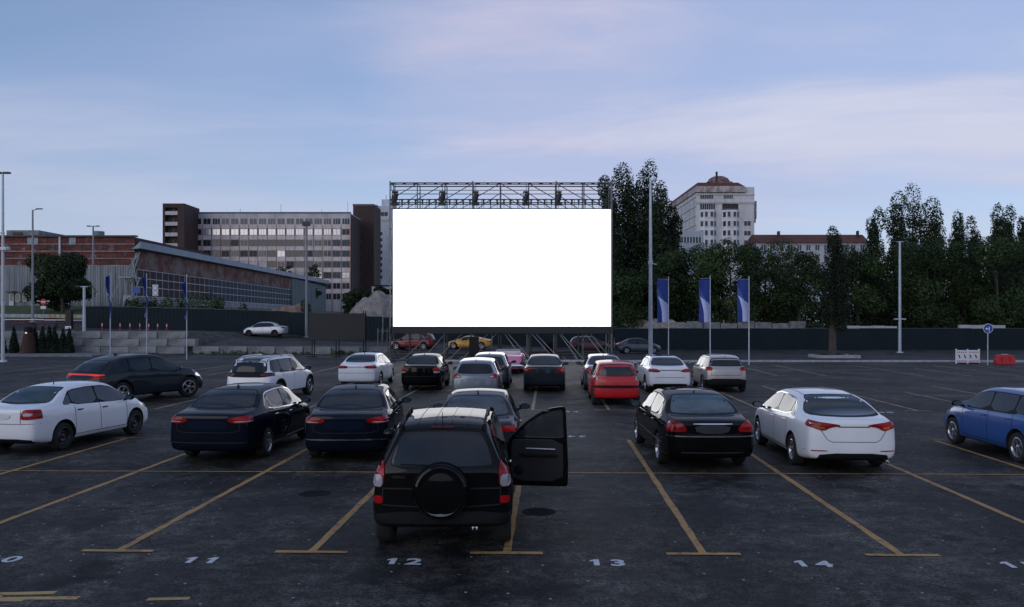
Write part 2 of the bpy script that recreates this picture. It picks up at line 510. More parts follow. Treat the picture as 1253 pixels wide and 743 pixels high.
    # front glass, lights, grille
    if sp.get('wind', True):
        zc = sp['cowl']; wt = H - .10
        add('windscreen', [(-.68 * W / 2, zc), (-.60 * W / 2, wt), (.60 * W / 2, wt), (.68 * W / 2, zc)], 'front', sp.get('frontglass', GLASS), .004, .02, .09, 1)
    fh = sp.get('hl', (.62, .76))
    for s_ in (-1, 1):
        p = [(.50 * W / 2, fh[0] + .03), (.52 * W / 2, fh[1] - .02), (.93 * W / 2, fh[1] + .02), (.93 * W / 2, fh[0] + .01)]
        add('headlight', p if s_ > 0 else mirror(p), 'front', sp.get('hlmat', LCLR), .006, .03, .07)
    add('grille', [(-.42 * W / 2, fh[0] - .10), (-.44 * W / 2, fh[1] - .05), (.44 * W / 2, fh[1] - .05), (.42 * W / 2, fh[0] - .10)], 'front', BLK, .004)
    add('lower_grille', [(-.6 * W / 2, .28), (-.55 * W / 2, .42), (.55 * W / 2, .42), (.6 * W / 2, .28)], 'front', BLK, .004)
    # mirrors
    if sp.get('mirrors', True):
        tm = sp.get('mt', sp['dlo'][1] - .03)
        for sd in (-1, 1):
            z = belt(tm) + .07
            mb = MB(); x = sd * (W / 2 + .09); y = Y(tm) - .02
            mb.blob((x, y, z + .03), (.125, .07, .075), 12)
            mb.tube((sd * (W / 2 - .1), y, z - .05), (x - sd * .04, y, z - .01), .03, .022, 6)
            o = mb.build('mirror', sp.get('mirmat', body_mat), root)
            g = MB(); g.lathe([(.001, 0), (.09, 0)], (0, 0, 0), 'y', 16); gg = g.build('mirror_glass', GLASSB, o)
            gg.location = (x, y - .068, z + .03); gg.scale = (1.05, 1, .62)
    # rear: glass, lamps, boot seam, bumper, plate recess
    rg = sp.get('rglass')
    if rg:
        zb_, zt_, wb_, wt_ = rg
        e_ = .06
        pg = [(-wb_ + e_, zb_ - .003), (-wb_ + .004, zb_ + .02), (lerp(-wb_, -wt_, .5) - .012, lerp(zb_, zt_, .5)), (-wt_ - .004, zt_ - .03), (-wt_ + e_, zt_), (0, zt_ + .012), (wt_ - e_, zt_), (wt_ + .004, zt_ - .03), (lerp(wb_, wt_, .5) + .012, lerp(zb_, zt_, .5)), (wb_ - .004, zb_ + .02), (wb_ - e_, zb_ - .003), (0, zb_ - .012)]
        add('rear_window', pg, 'rear', sp.get('rearglass', GLASS), .005, .02, .08, 1)
        if sp.get('rgtrim', True):
            ribbon(bvh, chaikin(pg, 1), 'rear', .028, .003, True).build('window_seal', BLK, root)
    for nm, poly, mat, both, view, off in sp.get('rearparts', []):
        wl_ = -L / 2 + sp.get('wrap', .36)
        add(nm, poly, view, mat, off, .03, .04, 1, wl=wl_)
        if both: add(nm, mirror(poly), view, mat, off, .03, .04, 1, wl=wl_)
    for ln, wd in sp.get('rearseams', []): ribbon(bvh, ln, 'rear', wd, .003, mb=seams)
    for ln, view in sp.get('topseams', []): ribbon(bvh, ln, view, .012, .003, mb=seams)
    merge_into(body, seams, SEAM)
    if sp.get('sunroof'):
        a, b = sp['sunroof']
        add('sunroof', [(-.42, Y(a)), (-.42, Y(b)), (.42, Y(b)), (.42, Y(a))], 'top', GLASS, .004, .02, .12, 1)
    if sp.get('roofpatch'):
        a, b = sp['roofpatch']; k = .95
        add('roof_panel', [(-.56 * W / 2 * k, Y(a)), (-.6 * W / 2 * k, Y(b)), (.6 * W / 2 * k, Y(b)), (.56 * W / 2 * k, Y(a))], 'top', GLASS, .004, .02, .12, 1)
    # antenna
    if sp.get('ant') is not None:
        ta, kind = sp['ant']; h = bvh.ray_cast(Vector((0, Y(ta), 5)), Vector((0, 0, -1)), 9); a = MB(); p = h[0]
        if kind == 'fin':
            a.add([(p.x - .02, p.y - .08, p.z - .01), (p.x + .02, p.y - .08, p.z - .01), (p.x, p.y + .12, p.z - .01), (p.x, p.y - .09, p.z + .075)], [(0, 1, 2), (0, 3, 1), (1, 3, 2), (2, 3, 0)])
        else:
            a.tube(p - Vector((0, 0, .01)), p + Vector((0, 0, .03)), .018, .012); a.tube(p + Vector((0, 0, .02)), p + Vector((0, -.10, kind)), .006, .004, 6)
        a.build('antenna', BLK, root)
    if sp.get('rails'):
        for sd in (-1, 1):
            rb = MB(); pts = []
            for t in sp['rails']:
                x = sd * wrf(t) * W / 2 * .93; h = bvh.ray_cast(Vector((x, Y(t), 5)), Vector((0, 0, -1)), 9)[0]; pts.append((x, Y(t), h.z + .045))
            rb.path(pts, [.02] * len(pts), 8)
            for j in (0, len(pts) // 2, -1): rb.b2(pts[j][0] - .025, pts[j][0] + .025, pts[j][1] - .07, pts[j][1] + .07, pts[j][2] - .09, pts[j][2] + .012)
            rb.build('roof_rail', sp.get('railmat', BLK), root)
    if sp.get('exhaust'):
        for x in sp['exhaust']:
            e = MB(); e.tube((x, -L / 2 + .3, zb + .03), (x, -L / 2 + sp.get('exoff', .06), zb + .03), .04, n=14, caps=False); e.tube((x, -L / 2 + .3, zb + .03), (x, -L / 2 + .29, zb + .03), .038, n=14)
            e.build('exhaust', CHR, root)
    root_body[root.name] = body
    return root, bvh, Y
# ------------------------------------------------------------------ car shapes
def sedan(L, W, H, wb, ro, col, boot=1.04, **k):
    b = boot
    sp = dict(L=L, W=W, H=H, wb=wb, ro=ro, paint=col,
        top=[(0, b - .045), (.03, b), (.10, b + .02), (.155, b + .035), (.25, b + .035 + (H - b) * .58), (.335, H - .035), (.44, H + .005), (.56, H), (.635, H - .075), (.72, 1.13), (.775, 1.0), (.86, .94), (.94, .85), (.98, .74), (1, .62)],
        belt=[(0, b - .10), (.2, b - .06), (.4, .955), (.6, .93), (.76, .90), (.88, .84), (.96, .74), (1, .56)],
        roofw=[(0, .80), (.155, .84), (.25, .74), (.335, .665), (.56, .67), (.635, .70), (.775, .86), (.9, .80), (1, .66)],
        rear=[(.2, .10), (.38, .015), (.55, 0), (.62, .008), (.8, .012), (b - .1, .018), (b, .05)],
        front=[(.2, .06), (.45, 0), (.65, .03), (.85, .16), (1.0, .2)],
        dlo=(.215, .745, [.29, .49]), doors=[.30, .495, .715], handles=[.335, .53], cowl=1.04,
        rglass=(b + .055, H - .075, .735 * W / 2, .585 * W / 2), cslope=.075, ant=(.36, 'fin'))
    sp.update(k); return sp
def hatch(L, W, H, wb, ro, col, slope=.42, **k):
    sp = dict(L=L, W=W, H=H, wb=wb, ro=ro, paint=col,
        top=[(0, H - .16), (.035, H - .10), (.08, H - .05), (.2, H - .005), (.4, H + .01), (.53, H - .005), (.60, H - .08), (.70, 1.15), (.76, 1.03), (.86, .97), (.94, .87), (.98, .76), (1, .64)],
        belt=[(0, .96), (.2, .98), (.4, .96), (.6, .94), (.76, .91), (.88, .85), (.96, .75), (1, .58)],
        roofw=[(0, .62), (.1, .67), (.53, .69), (.60, .72), (.76, .86), (.9, .80), (1, .68)],
        rear=[(.2, .08), (.38, .01), (.55, 0), (.64, .012), (.9, .025), (1.0, .07), (H - .16, slope * .8), (H, slope)], rfall=.36,
        front=[(.2, .06), (.45, 0), (.65, .03), (.85, .16), (1.0, .2)],
        dlo=(.10, .73, [.24, .46]), doors=[.25, .46, .70], handles=[.29, .50], cowl=1.07,
        rglass=(1.03, H - .16, .70 * W / 2, .58 * W / 2), cslope=.05, ant=(.16, .18))
    sp.update(k); return sp
WHITE = paint('white_car_paint', (.80, .81, .84), 0.0, .4)
BLACK = paint('black_car_paint', (.003, .003, .0035), 0)
NAVY = paint('navy_car_paint', (.003, .0055, .013), 0)
DGREY = paint('dark_grey_car_paint', (.022, .029, .038), .15)
SLATE = paint('slate_car_paint', (.16, .19, .23), .6)
SILV = paint('silver_car_paint', (.38, .37, .36), .6)
SILVF = paint('pale_silver_car_paint', (.5, .52, .55), .4)
CREAM = paint('beige_silver_car_paint', (.40, .37, .35), .55)
RED = paint('red_car_paint', (.50, .006, .012), 0)
DRED = paint('dark_red_car_paint', (.13, .008, .012), .3)
BLUE = paint('blue_car_paint', (.003, .075, .30), .1)
PINK = paint('pink_car_paint', (.75, .22, .42), 0)
YEL = paint('yellow_car_paint', (.72, .36, .03), 0)
STEEL = paint('steel_blue_car_paint', (.05, .065, .09), .3)

def lamp(x0, x1, z0, z1, tip=.5): return [(x0, lerp(z0, z1, tip)), (x0 + .03, z1 - .01), (x1, z1), (x1, z0), (x0 + .06, z0 + .02)]
CARS = []
# near row --------------------------------------------------------------------------------
DGL = glass_tint('door_glass', (.02, .03, .032), .05); DGL.node_tree.nodes['Principled BSDF'].inputs['Alpha'].default_value = .62
def suv():
    W, H, L = 1.81, 1.66, 4.12
    sp = dict(L=L, W=W, H=H, wb=2.64, ro=.72, paint=BLACK, r=.345, tw=.225, lod=3, zb=.30, crease=.5,
        top=[(0, H - .10), (.03, H - .045), (.08, H - .01), (.25, H + .01), (.48, H), (.56, H - .03), (.62, H - .13), (.72, 1.18), (.76, 1.12), (.86, 1.09), (.94, 1.02), (.985, .92), (1, .80)],
        belt=[(0, 1.06), (.3, 1.06), (.55, 1.04), (.75, 1.03), (.88, .98), (.96, .88), (1, .72)],
        roofw=[(0, .62), (.08, .645), (.5, .70), (.62, .78), (.76, .90), (.9, .86), (1, .76)],
        plan=[(0, .94), (.05, .98), (.2, 1), (.75, 1), (.92, .97), (1, .88)], bow=(.055, .2),
        rear=[(.2, .10), (.40, 0), (.56, .005), (.62, .012), (1.08, .03), (H - .15, .22), (H, .30)], rfall=.3,
        front=[(.2, .08), (.5, 0), (.8, .04), (1.0, .10), (1.1, .16)],
        dlo=(.075, .72, [.27, .47]), doors=[.28, .475, .70], handles=[.31], cowl=1.18, dloh=.82,
        rglass=(1.13, H - .13, .72 * W / 2, .565 * W / 2), cslope=.03, ant=(.075, .20), hl=(.78, .98),
        rails=[.09, .2, .35, .5, .57], arch=BLK, sill=BLK, hmat=BLACK, mirrors=False, exoff=.1, exhaust=[.42],
        holes=[(.45, 1.2, -L / 2 + .475 * L + .02, -L / 2 + .475 * L + .95, .46, 1.10)],
        rearseams=[([(-.74, 1.10), (-.75, .64), (0, .60), (.75, .64), (.74, 1.10)], .014), ([(-.74, .845), (-.36, .845)], .02), ([(.36, .845), (.74, .845)], .02)],
        rearparts=[
            ('tail_light', [(.725, .86), (.73, 1.15), (.75, 1.19), (.87, 1.12), (.90, .86)], LRED, True, 'rear', .018),
            ('reversing_light', [(.74, .87), (.745, 1.02), (.85, 1.01), (.86, .87)], LCLR, True, 'rear', .028),
            ('reflector', [(.74, .655), (.74, .75), (.86, .75), (.86, .655)], LRED, True, 'rear', .012),
            ('bumper_cladding', [(-.92, .36), (-.92, .56), (.92, .56), (.92, .36), (.75, .30), (-.75, .30)], BLK, False, 'rear', .02),
            ('tailgate_handle', [(-.64, .975), (-.62, 1.01), (-.46, 1.01), (-.44, .975)], BLK, False, 'rear', .018)])
    return sp
def finish_suv(root, bvh, Y):
    L = 4.12; yb = -L / 2
    # spare wheel under a hard cover with a rolled rim
    t = MB(); c = (0.0, yb + .06, .83)
    t.lathe([(.001, -.215), (.22, -.212), (.27, -.20), (.30, -.205), (.335, -.185), (.352, -.14), (.352, -.02), (.33, .01), (.001, .01)], c, 'y', 56)
    o = t.build('spare_wheel_cover', BLACK, root)
    r = MB(); r.lathe([(.333, -.19), (.340, -.196), (.350, -.18), (.357, -.14), (.352, -.135)], c, 'y', 56); r.build('cover_rim', BLACK, o)
    cr = MB()    # pale crescent at the foot of the cover
    pts = []
    for k in range(13):
        a = math.radians(lerp(235, 305, k / 12)); b = 1 - abs(k - 6) / 6
        pts.append(((.300 + .001) * math.cos(a), (.300) * math.sin(a), .300 - .035 * b))
    for p, q in zip(pts, pts[1:]):
        def pt(p, rr): 
            l = math.hypot(p[0], p[1]); return (c[0] + p[0] / l * rr, c[1] - .2085, c[2] + p[1] / l * rr)
        cr.add([pt(p, .300), pt(q, .300), pt(q, q[2]), pt(p, p[2])], [(0, 1, 2, 3)])
    cr.build('cover_crescent', plain('satin_grey', (.25, .26, .28), .3, .5), o)
    w = MB(); w.tube((-.14, yb + .045, 1.135), (-.52, yb + .06, 1.15), .011, .007); w.blob((-.12, yb + .05, 1.125), (.035, .03, .03)); w.build('rear_wiper', BLK, root)
    # high stop lamp and roof ribs
    hs = patch(bvh, [(-.15, 1.575), (-.15, 1.60), (.15, 1.60), (.15, 1.575)], 'rear', .012, .02, .06, 0); hs.build('high_stop_light', plain('dark_red_lens', (.06, .004, .005), .15), root)
    rb = MB()
    for x in (-.33, -.11, .11, .33): ribbon(bvh, [(x, Y(.09)), (x, Y(.5))], 'top', .022, .006, mb=rb)
    merge_into(root_body[root.name], rb, BLACK)
    # dark seat seen through the opening
    s = MB(); s.b2(.46, .80, Y(.50), Y(.56), .55, 1.15); s.b2(.46, .80, Y(.52), Y(.64), .50, .66); bevel(s.build('front_seat', plain('black_seat_fabric', (.02, .02, .022), .9), root), .05, 3)
    # open passenger door: hinged at its front edge, swung square to the body
    yh = Y(.70); dr = empty('front_door', (.885, yh, 0)); dr.parent = root; dr.rotation_euler = (0, 0, math.radians(-9))
    # door frame built in the x (outward) - z plane; x = 0 at the hinge
    out = [(0.02, .37), (0.0, .60), (0.0, 1.05), (.10, 1.17), (.30, 1.36), (.50, 1.50), (.70, 1.575), (.88, 1.60), (.925, 1.58), (.95, 1.05), (.965, .70), (.96, .36), (.93, .32), (.07, .32)]
    win = [(.10, 1.10), (.34, 1.335), (.53, 1.455), (.72, 1.525), (.865, 1.545), (.885, 1.50), (.895, 1.10)]
    out = chaikin(out, 1, .10); win = chaikin(win, 1, .08)
    def plate(poly, hole, y0, y1):
        nb = len(poly); nh = len(hole) if hole else 0
        vs, es, fs, *_ = delaunay_2d_cdt([Vector(p) for p in poly + (hole or [])], [(i, (i + 1) % nb) for i in range(nb)] + [(nb + i, nb + (i + 1) % nh) for i in range(nh)], [], 1, 1e-6)
        mb = MB(); keep = []
        for f in fs:
            c_ = (sum(vs[i][0] for i in f) / len(f), sum(vs[i][1] for i in f) / len(f))
            if hole and inside(c_, hole): continue
            keep.append(tuple(f))
        n = len(vs); mb.add([(v[0], y0, v[1]) for v in vs] + [(v[0], y1, v[1]) for v in vs], keep + [tuple(i + n for i in reversed(f)) for f in keep])
        ed = {}
        for f in keep:
            for a in range(len(f)):
                e = (f[a], f[(a + 1) % len(f)]); k = tuple(sorted(e)); ed.setdefault(k, []).append(e)
        b = len(mb.v) - 2 * n
        for k, e in ed.items():
            if len(e) == 1: mb.f.append((e[0][0] + b, e[0][1] + b, e[0][1] + n + b, e[0][0] + n + b)); mb.m.append(0); mb.sm.append(False)
        return mb
    bevel(plate(out, win, -.025, .025).build('door_shell', BLACK, dr), .012, 2)
    inn = [(.07, .40), (.04, .62), (.05, 1.03), (.12, 1.075), (.88, 1.075), (.895, .72), (.88, .40)]
    bevel(plate(chaikin(inn, 1), None, -.07, -.026).build('door_trim', plain('door_card', (.013, .013, .014), .6), dr), .015, 3)
    plate(win, None, -.006, .006).build('door_window', DGL, dr)
    h = MB(); h.tube((.30, -.095, .93), (.76, -.10, .925), .014, .014, 10); h.tube((.30, -.095, .93), (.30, -.06, .93), .012); h.tube((.76, -.10, .925), (.76, -.06, .925), .012); h.build('grab_handle', plain('satin_handle', (.35, .36, .38), .25, .8), dr)
    a = MB(); a.b2(.20, .80, -.12, -.068, .80, .85); bevel(a.build('armrest', BLK, dr), .015, 3)
    q = MB(); q.blob((.62, -.03, 1.525), (.05, .012, .008), 10); q.build('upper_catch', plain('satin_handle', (.35, .36, .38), .25, .8), dr)
    p = MB(); p.lathe([(.001, -.072), (.075, -.075), (.085, -.07)], (.18, 0, .58), 'y', 20); p.build('speaker_grille', BLK, dr)
    m = MB(); m.blob((.21, .10, 1.17), (.075, .09, .085), 14); m.tube((.10, .02, 1.12), (.20, .08, 1.13), .03, .03, 8); mm = m.build('mirror', BLACK, dr)
    g = MB(); g.b2(.150, .272, .006, .012, 1.11, 1.225); bevel(g.build('mirror_glass', GLASSB, mm), .003)
    m2 = MB(); x = -(.905 + .10); y = Y(.68); m2.blob((x, y, 1.16), (.11, .07, .09), 14); m2.tube((x + .15, y, 1.10), (x + .05, y, 1.12), .035, .03, 8); m2.build('mirror', BLACK, root)

CAR_LIST = [
 # name, label, x, y, heading, spec, finisher
 ('off_road_car', 'black off-road car with spare wheel on its back and right front door wide open', -.93, 12.60, -1.0, suv(), finish_suv),
 ('sedan', 'dark sedan with chrome window trim and black glass roof, left of the other navy sedan', -6.12, 19.5, 3.2,
  sedan(4.87, 1.83, 1.48, 2.80, 1.15, NAVY, 1.06, chrome=True, frame=BLK, spokes=10, sill=CHR, hmat=CHR, sunroof=(.37, .56), topseams=[],
   rearparts=[('tail_light', [(.40, .93), (.62, .985), (.90, .985), (.92, .87), (.62, .845), (.46, .87)], LRED, True, 'rear', .012),
              ('tail_light_strip', [(.55, .872), (.55, .892), (.90, .892), (.90, .872)], LCLR, True, 'rear', .018),
              ('trunk_plate_panel', [(-.36, .72), (-.42, .80), (-.38, .90), (.38, .90), (.42, .80), (.36, .72)], paint('deep_blue_recess', (.004, .009, .024), 0), False, 'rear', .006)],
   rearseams=[([(-.64, 1.06), (-.66, .70), (-.5, .66), (.5, .66), (.66, .70), (.64, 1.06)], .013), ([(-.9, .45), (.9, .45)], .02)]), None),
 ('sedan', 'navy sedan with a chrome strip across its rear bumper, left of the black off-road car', -3.54, 19.44, -3.2,
  sedan(4.87, 1.83, 1.48, 2.80, 1.15, NAVY, 1.06, spokes=10, sill=CHR, chrome=False,
   rearparts=[('tail_light', [(.40, .93), (.62, .985), (.90, .985), (.92, .87), (.62, .845), (.46, .87)], LRED, True, 'rear', .012),
              ('tail_light_strip', [(.55, .872), (.55, .892), (.90, .892), (.90, .872)], LCLR, True, 'rear', .018),
              ('bumper_strip', [(-.90, .51), (-.90, .535), (.90, .535), (.90, .51)], CHR, False, 'rear', .010),
              ('trunk_plate_panel', [(-.36, .72), (-.42, .80), (-.38, .90), (.38, .90), (.42, .80), (.36, .72)], paint('deep_blue_recess', (.004, .009, .024), 0), False, 'rear', .006)],
   rearseams=[([(-.64, 1.06), (-.66, .70), (-.5, .66), (.5, .66), (.66, .70), (.64, 1.06)], .013)]), None),
 ('sedan', 'dark sedan parked right in front of the black off-road car, mostly hidden by it', -.70, 18.05, 0.5,
  sedan(4.6, 1.78, 1.47, 2.7, 1.1, DGREY, 1.05, rearglass=glass_tint('hazy_car_glass', (.05, .065, .08), .12),
   rearparts=[('tail_light', lamp(.5, .9, .84, .98), LRED, True, 'rear', .012)]), None),
 ('sedan', 'black sedan with clear bluish rear window and chrome line along its bumper', 3.90, 18.62, -0.3,
  sedan(4.82, 1.82, 1.45, 2.85, 1.12, BLACK, 1.03, rearglass=GLASSB, ant=(.35, .05), spokes=7, sunroof=(.40, .56), chrome=False, crease_line=(.52, .56), clmat=CHR,
   rearparts=[('tail_light', [(.52, .79), (.50, .86), (.62, .985), (.82, .99), (.93, .90), (.93, .78)], LRED, True, 'rear', .012),
              ('tail_light_strip', [(.56, .845), (.58, .87), (.90, .87), (.90, .85)], glass_tint('dark_red_lens2', (.10, .004, .006), .12), True, 'rear', .018),
              ('bumper_strip', [(-.92, .69), (-.92, .715), (.92, .715), (.92, .69)], CHR, False, 'rear', .012),
              ('trunk_trim', [(-.38, .935), (-.38, .955), (.38, .955), (.38, .935)], CHR, False, 'rear', .012),
              ('plate_recess', [(-.30, .76), (-.36, .92), (.36, .92), (.30, .76)], plain('dark_recess', (.02, .021, .024), .35), False, 'rear', .006),
              ('lower_strip', [(-.6, .375), (-.6, .39), (.6, .39), (.6, .375)], CHR, False, 'rear', .012)],
   rearseams=[([(-.60, 1.03), (-.56, .76), (-.4, .735), (.4, .735), (.56, .76), (.60, 1.03)], .012)]), None),
 ('sedan', 'large white sedan with slanted red tail lights, right of the black chrome-lined sedan', 6.70, 18.45, 2.6,
  sedan(4.85, 1.83, 1.455, 2.80, 1.08, WHITE, 1.07, spokes=10, sunroof=None, ant=None, mirmat=BLACK, chrome=True, frame=BLACK,
   rglass=(1.10, 1.39, .72, .52),
   rearparts=[('tail_light', [(.26, .925), (.28, .955), (.56, .99), (.88, 1.03), (.88, .92), (.66, .85), (.56, .83), (.44, .90)], LRED, True, 'rear', .012),
              ('tail_light_amber', [(.54, .86), (.54, .90), (.70, .92), (.70, .875)], LAMB, True, 'rear', .018),
              ('reflector', [(.50, .435), (.50, .455), (.86, .455), (.86, .435)], LRED, True, 'rear', .008),
              ('diffuser', [(-.70, .25), (-.62, .40), (.62, .40), (.70, .25)], BLK, False, 'rear', .012)],
   topseams=[([(-.50, -.9), (-.54, .7)], 'top'), ([(.50, -.9), (.54, .7)], 'top')],
   rearseams=[([(-.30, .91), (.30, .91)], .02), ([(-.62, .84), (-.50, .66), (-.42, .62), (.42, .62), (.50, .66), (.62, .84)], .011)], exhaust=[.66], exoff=.10), None),
 ('hatchback', 'bright blue hatchback parked alone at the right edge', 11.43, 18.63, 1.2,
  hatch(4.45, 1.82, 1.48, 2.65, .95, BLUE, spokes=5, mirmat=BLACK, dlo=(.12, .745, [.26, .47]),
   rearparts=[('tail_light', lamp(.55, .92, .80, 1.0), LRED, True, 'rear', .012)]), None),
 ('sedan', 'white sedan with black steel wheels and number plate, nearest at the left edge', -10.82, 20.45, 10.8,
  sedan(4.48, 1.71, 1.46, 2.60, .98, WHITE, 1.05, rim='steel', ant=(.37, .18), mirmat=BLACK, hmat=BLACK, chrome=False, sideglass=glass_tint('side_car_glass', (.03, .045, .055), .05),
   rearglass=glass_tint('side_car_glass'),
   rearparts=[('tail_light', [(.50, .80), (.54, .985), (.64, 1.0), (.90, .96), (.88, .80), (.6, .78)], LRED, True, 'rear', .014),
              ('reversing_light', [(.56, .86), (.57, .93), (.74, .92), (.72, .86)], LCLR, True, 'rear', .022),
              ('number_plate', [(-.26, .80), (-.26, .91), (.26, .91), (.26, .80)], PLT, False, 'rear', .014),
              ('diffuser', [(-.72, .24), (-.70, .36), (.70, .36), (.72, .24)], BLK, False, 'rear', .012)],
   rearseams=[([(-.9, .69), (.9, .69)], .012), ([(-.5, 1.04), (-.5, .7)], .012), ([(.5, 1.04), (.5, .7)], .012)]), None),
 ('crossover', 'dark grey coupe-roofed crossover with a lit red light bar across its tail', -13.9, 31.1, 26,
  hatch(4.99, 2.0, 1.70, 2.99, 1.0, DGREY, slope=.80, r=.385, tw=.25, zb=.24, rfall=.5, steer=16, hlmat=LITW, ant=(.3, 'fin'), spokes=5, arch=DGREY,
   top=[(0, 1.42), (.04, 1.50), (.10, 1.58), (.22, 1.67), (.4, 1.715), (.5, 1.70), (.58, 1.62), (.68, 1.30), (.74, 1.15), (.86, 1.10), (.94, 1.0), (.98, .88), (1, .74)],
   belt=[(0, 1.10), (.2, 1.12), (.5, 1.06), (.74, 1.03), (.88, .96), (.96, .85), (1, .66)], dlo=(.13, .71, [.27, .46]), cowl=1.2, hl=(.74, .9), dloh=.78,
   rglass=(1.16, 1.50, .74, .60),
   rearparts=[('light_bar', [(-.90, 1.02), (-.90, 1.07), (.90, 1.07), (.90, 1.03), (.62, 1.0), (.5, 1.03), (-.5, 1.03), (-.62, 1.0)], LITR, False, 'rear', .016),
              ('tail_light', [(.5, .93), (.52, 1.0), (.96, 1.0), (.93, .91)], LRED, True, 'rear', .012),
              ('spoiler_edge', [(-.70, 1.505), (-.70, 1.55), (.70, 1.55), (.70, 1.505)], BLACK, False, 'rear', .03)]), None),
 # second row ------------------------------------------------------------------------------
 ('crossover', 'white crossover with dark roof and black tailgate band, next to the dark coupe-roofed crossover', -9.10, 31.9, 9.5,
  hatch(4.45, 1.84, 1.62, 2.675, .85, WHITE, slope=.36, r=.35, tw=.23, zb=.24, ant=None, arch=BLK, sill=CHR, rails=[.1, .2, .35, .5, .57], railmat=SILVF, spokes=5, rimmat=RIM, mirmat=BLACK, roofpatch=(.06, .55), dlo=(.07, .73, [.24, .46]), wrap=.5,
   rearparts=[('tailgate_band', [(-.88, .90), (-.88, 1.09), (.88, 1.09), (.88, .90)], BLK, False, 'rear', .012),
              ('tail_light', [(.5, .95), (.5, 1.04), (.92, 1.04), (.92, .95)], glass_tint('dark_red_lens2', (.10, .004, .006), .12), True, 'rear', .02),
              ('bumper_cladding', [(-.9, .3), (-.9, .5), (.9, .5), (.9, .3)], BLK, False, 'rear', .02)], belt=[(0, 1.02), (.3, 1.04), (.6, 1.02), (.76, .98), (.88, .90), (.96, .8), (1, .62)], rglass=(1.10, 1.47, .68, .56)), None),
 ('sedan', 'white sedan in the second row, directly left of the black sedan with a window sticker', -6.58, 38.12, 3.2,
  sedan(4.64, 1.78, 1.45, 2.65, 1.05, WHITE, 1.07, mirmat=BLACK,
   rearparts=[('tail_light', [(.36, .86), (.36, .97), (.88, .985), (.88, .85)], LRED, True, 'rear', .012)],
   rearseams=[([(-.35, .91), (.35, .91)], .02), ([(-.85, .66), (.85, .66)], .014), ([(-.7, .30), (.7, .30)], .05)]), None),
 ('sedan', 'black sedan in the second row with a small pale sticker on its rear window', -3.74, 36.6, 2.0,
  sedan(4.5, 1.70, 1.47, 2.53, 1.1, BLACK, 1.07, rim='steel',
   rearparts=[('tail_light', [(.58, .78), (.56, .98), (.82, 1.0), (.84, .78)], LRED, True, 'rear', .012),
              ('reversing_light', [(.58, .76), (.58, .815), (.84, .815), (.84, .76)], LCLR, True, 'rear', .02),
              ('window_sticker', [(.38, 1.31), (.38, 1.35), (.47, 1.35), (.47, 1.31)], PLT, False, 'rear', .012)],
   rearseams=[([(-.8, .62), (.8, .62)], .02)]), None),
 ('estate_car', 'slate silver estate car just beyond the black off-road car and the sedan it hides', -1.27, 32.25, 1.6,
  hatch(4.5, 1.78, 1.50, 2.6, .95, SLATE, slope=.34, ant=(.14, 'fin'), mirmat=BLACK, dlo=(.09, .73, [.24, .46]),
   rearparts=[('tail_light', [(.50, .88), (.50, .94), (.66, 1.0), (.88, 1.0), (.90, .86), (.66, .84)], LRED, True, 'rear', .012),
              ('reversing_light', [(.52, .885), (.52, .93), (.66, .94), (.66, .885)], LCLR, True, 'rear', .02),
              ('plate_recess', [(-.33, .76), (-.36, .86), (.36, .86), (.33, .76)], plain('grey_recess', (.18, .20, .22), .4), False, 'rear', .006)]), None),
 ('sedan', 'dark blue car half hidden ahead of the slate estate car', -.92, 37.6, 2.0,
  hatch(4.4, 1.78, 1.50, 2.6, .95, STEEL, ant=(.2, 'fin'), rearparts=[('tail_light', lamp(.55, .9, .8, .98), LRED, True, 'rear', .012)]), None),
 ('sedan', 'charcoal sedan with round-edged red tail lights in the middle of the second row', 1.40, 36.15, 2.0,
  sedan(4.55, 1.76, 1.46, 2.6, 1.0, DGREY, 1.06, rim='steel', ant=None,
   rearparts=[('tail_light', [(.50, .88), (.54, .98), (.72, 1.01), (.88, .96), (.88, .84), (.66, .80)], LRED, True, 'rear', .014),
              ('tail_light_amber', [(.66, .87), (.66, .93), (.80, .93), (.80, .87)], LAMB, True, 'rear', .022)],
   rearseams=[([(-.6, 1.0), (-.58, .72), (.58, .72), (.6, 1.0)], .014)]), None),
 ('sedan', 'light grey sedan half hidden behind the red hatchback', 3.93, 36.35, 2.2,
  sedan(4.55, 1.76, 1.46, 2.6, 1.05, SLATE, 1.06, mirmat=BLACK, ant=(.36, .2), rearparts=[('tail_light', lamp(.5, .88, .84, .98), LRED, True, 'rear', .012)]), None),
 ('hatchback', 'small red hatchback with a black bumper band', 3.66, 30.4, 2.2,
  hatch(3.82, 1.66, 1.50, 2.455, .62, RED, slope=.15, r=.29, tw=.18, ant=None, rim='steel', hmat=RED, roofw=[(0, .70), (.1, .73), (.53, .74), (.60, .76), (.76, .88), (.9, .82), (1, .70)], dlo=(.12, .73, [.26, .48]),
   rearparts=[('bumper_band', [(-.8, .62), (-.8, .72), (.8, .72), (.8, .62)], BLK, False, 'rear', .014),
              ('tail_light', [(.66, .90), (.66, 1.28), (.74, 1.22), (.80, 1.0), (.78, .90)], LRED, True, 'rear', .012),
              ('reversing_light', [(.64, .88), (.65, 1.03), (.70, 1.02), (.69, .88)], LCLR, True, 'rear', .02),
              ('roof_board', [(-.55, 1.425), (-.55, 1.455), (.55, 1.455), (.55, 1.425)], RED, False, 'rear', .03)], rglass=(1.04, 1.40, .62, .55)), None),
 ('sedan', 'white sedan with black lower bumper, between the red hatchback and the silver hatchback', 6.42, 35.8, 1.2,
  sedan(4.64, 1.81, 1.43, 2.81, 1.0, WHITE, 1.05, chrome=False, sunroof=(.38, .58), ant=None, spokes=10, r=.33,
   rearparts=[('tail_light', [(.42, .84), (.42, .92), (.6, .985), (.90, .97), (.90, .85)], LRED, True, 'rear', .012),
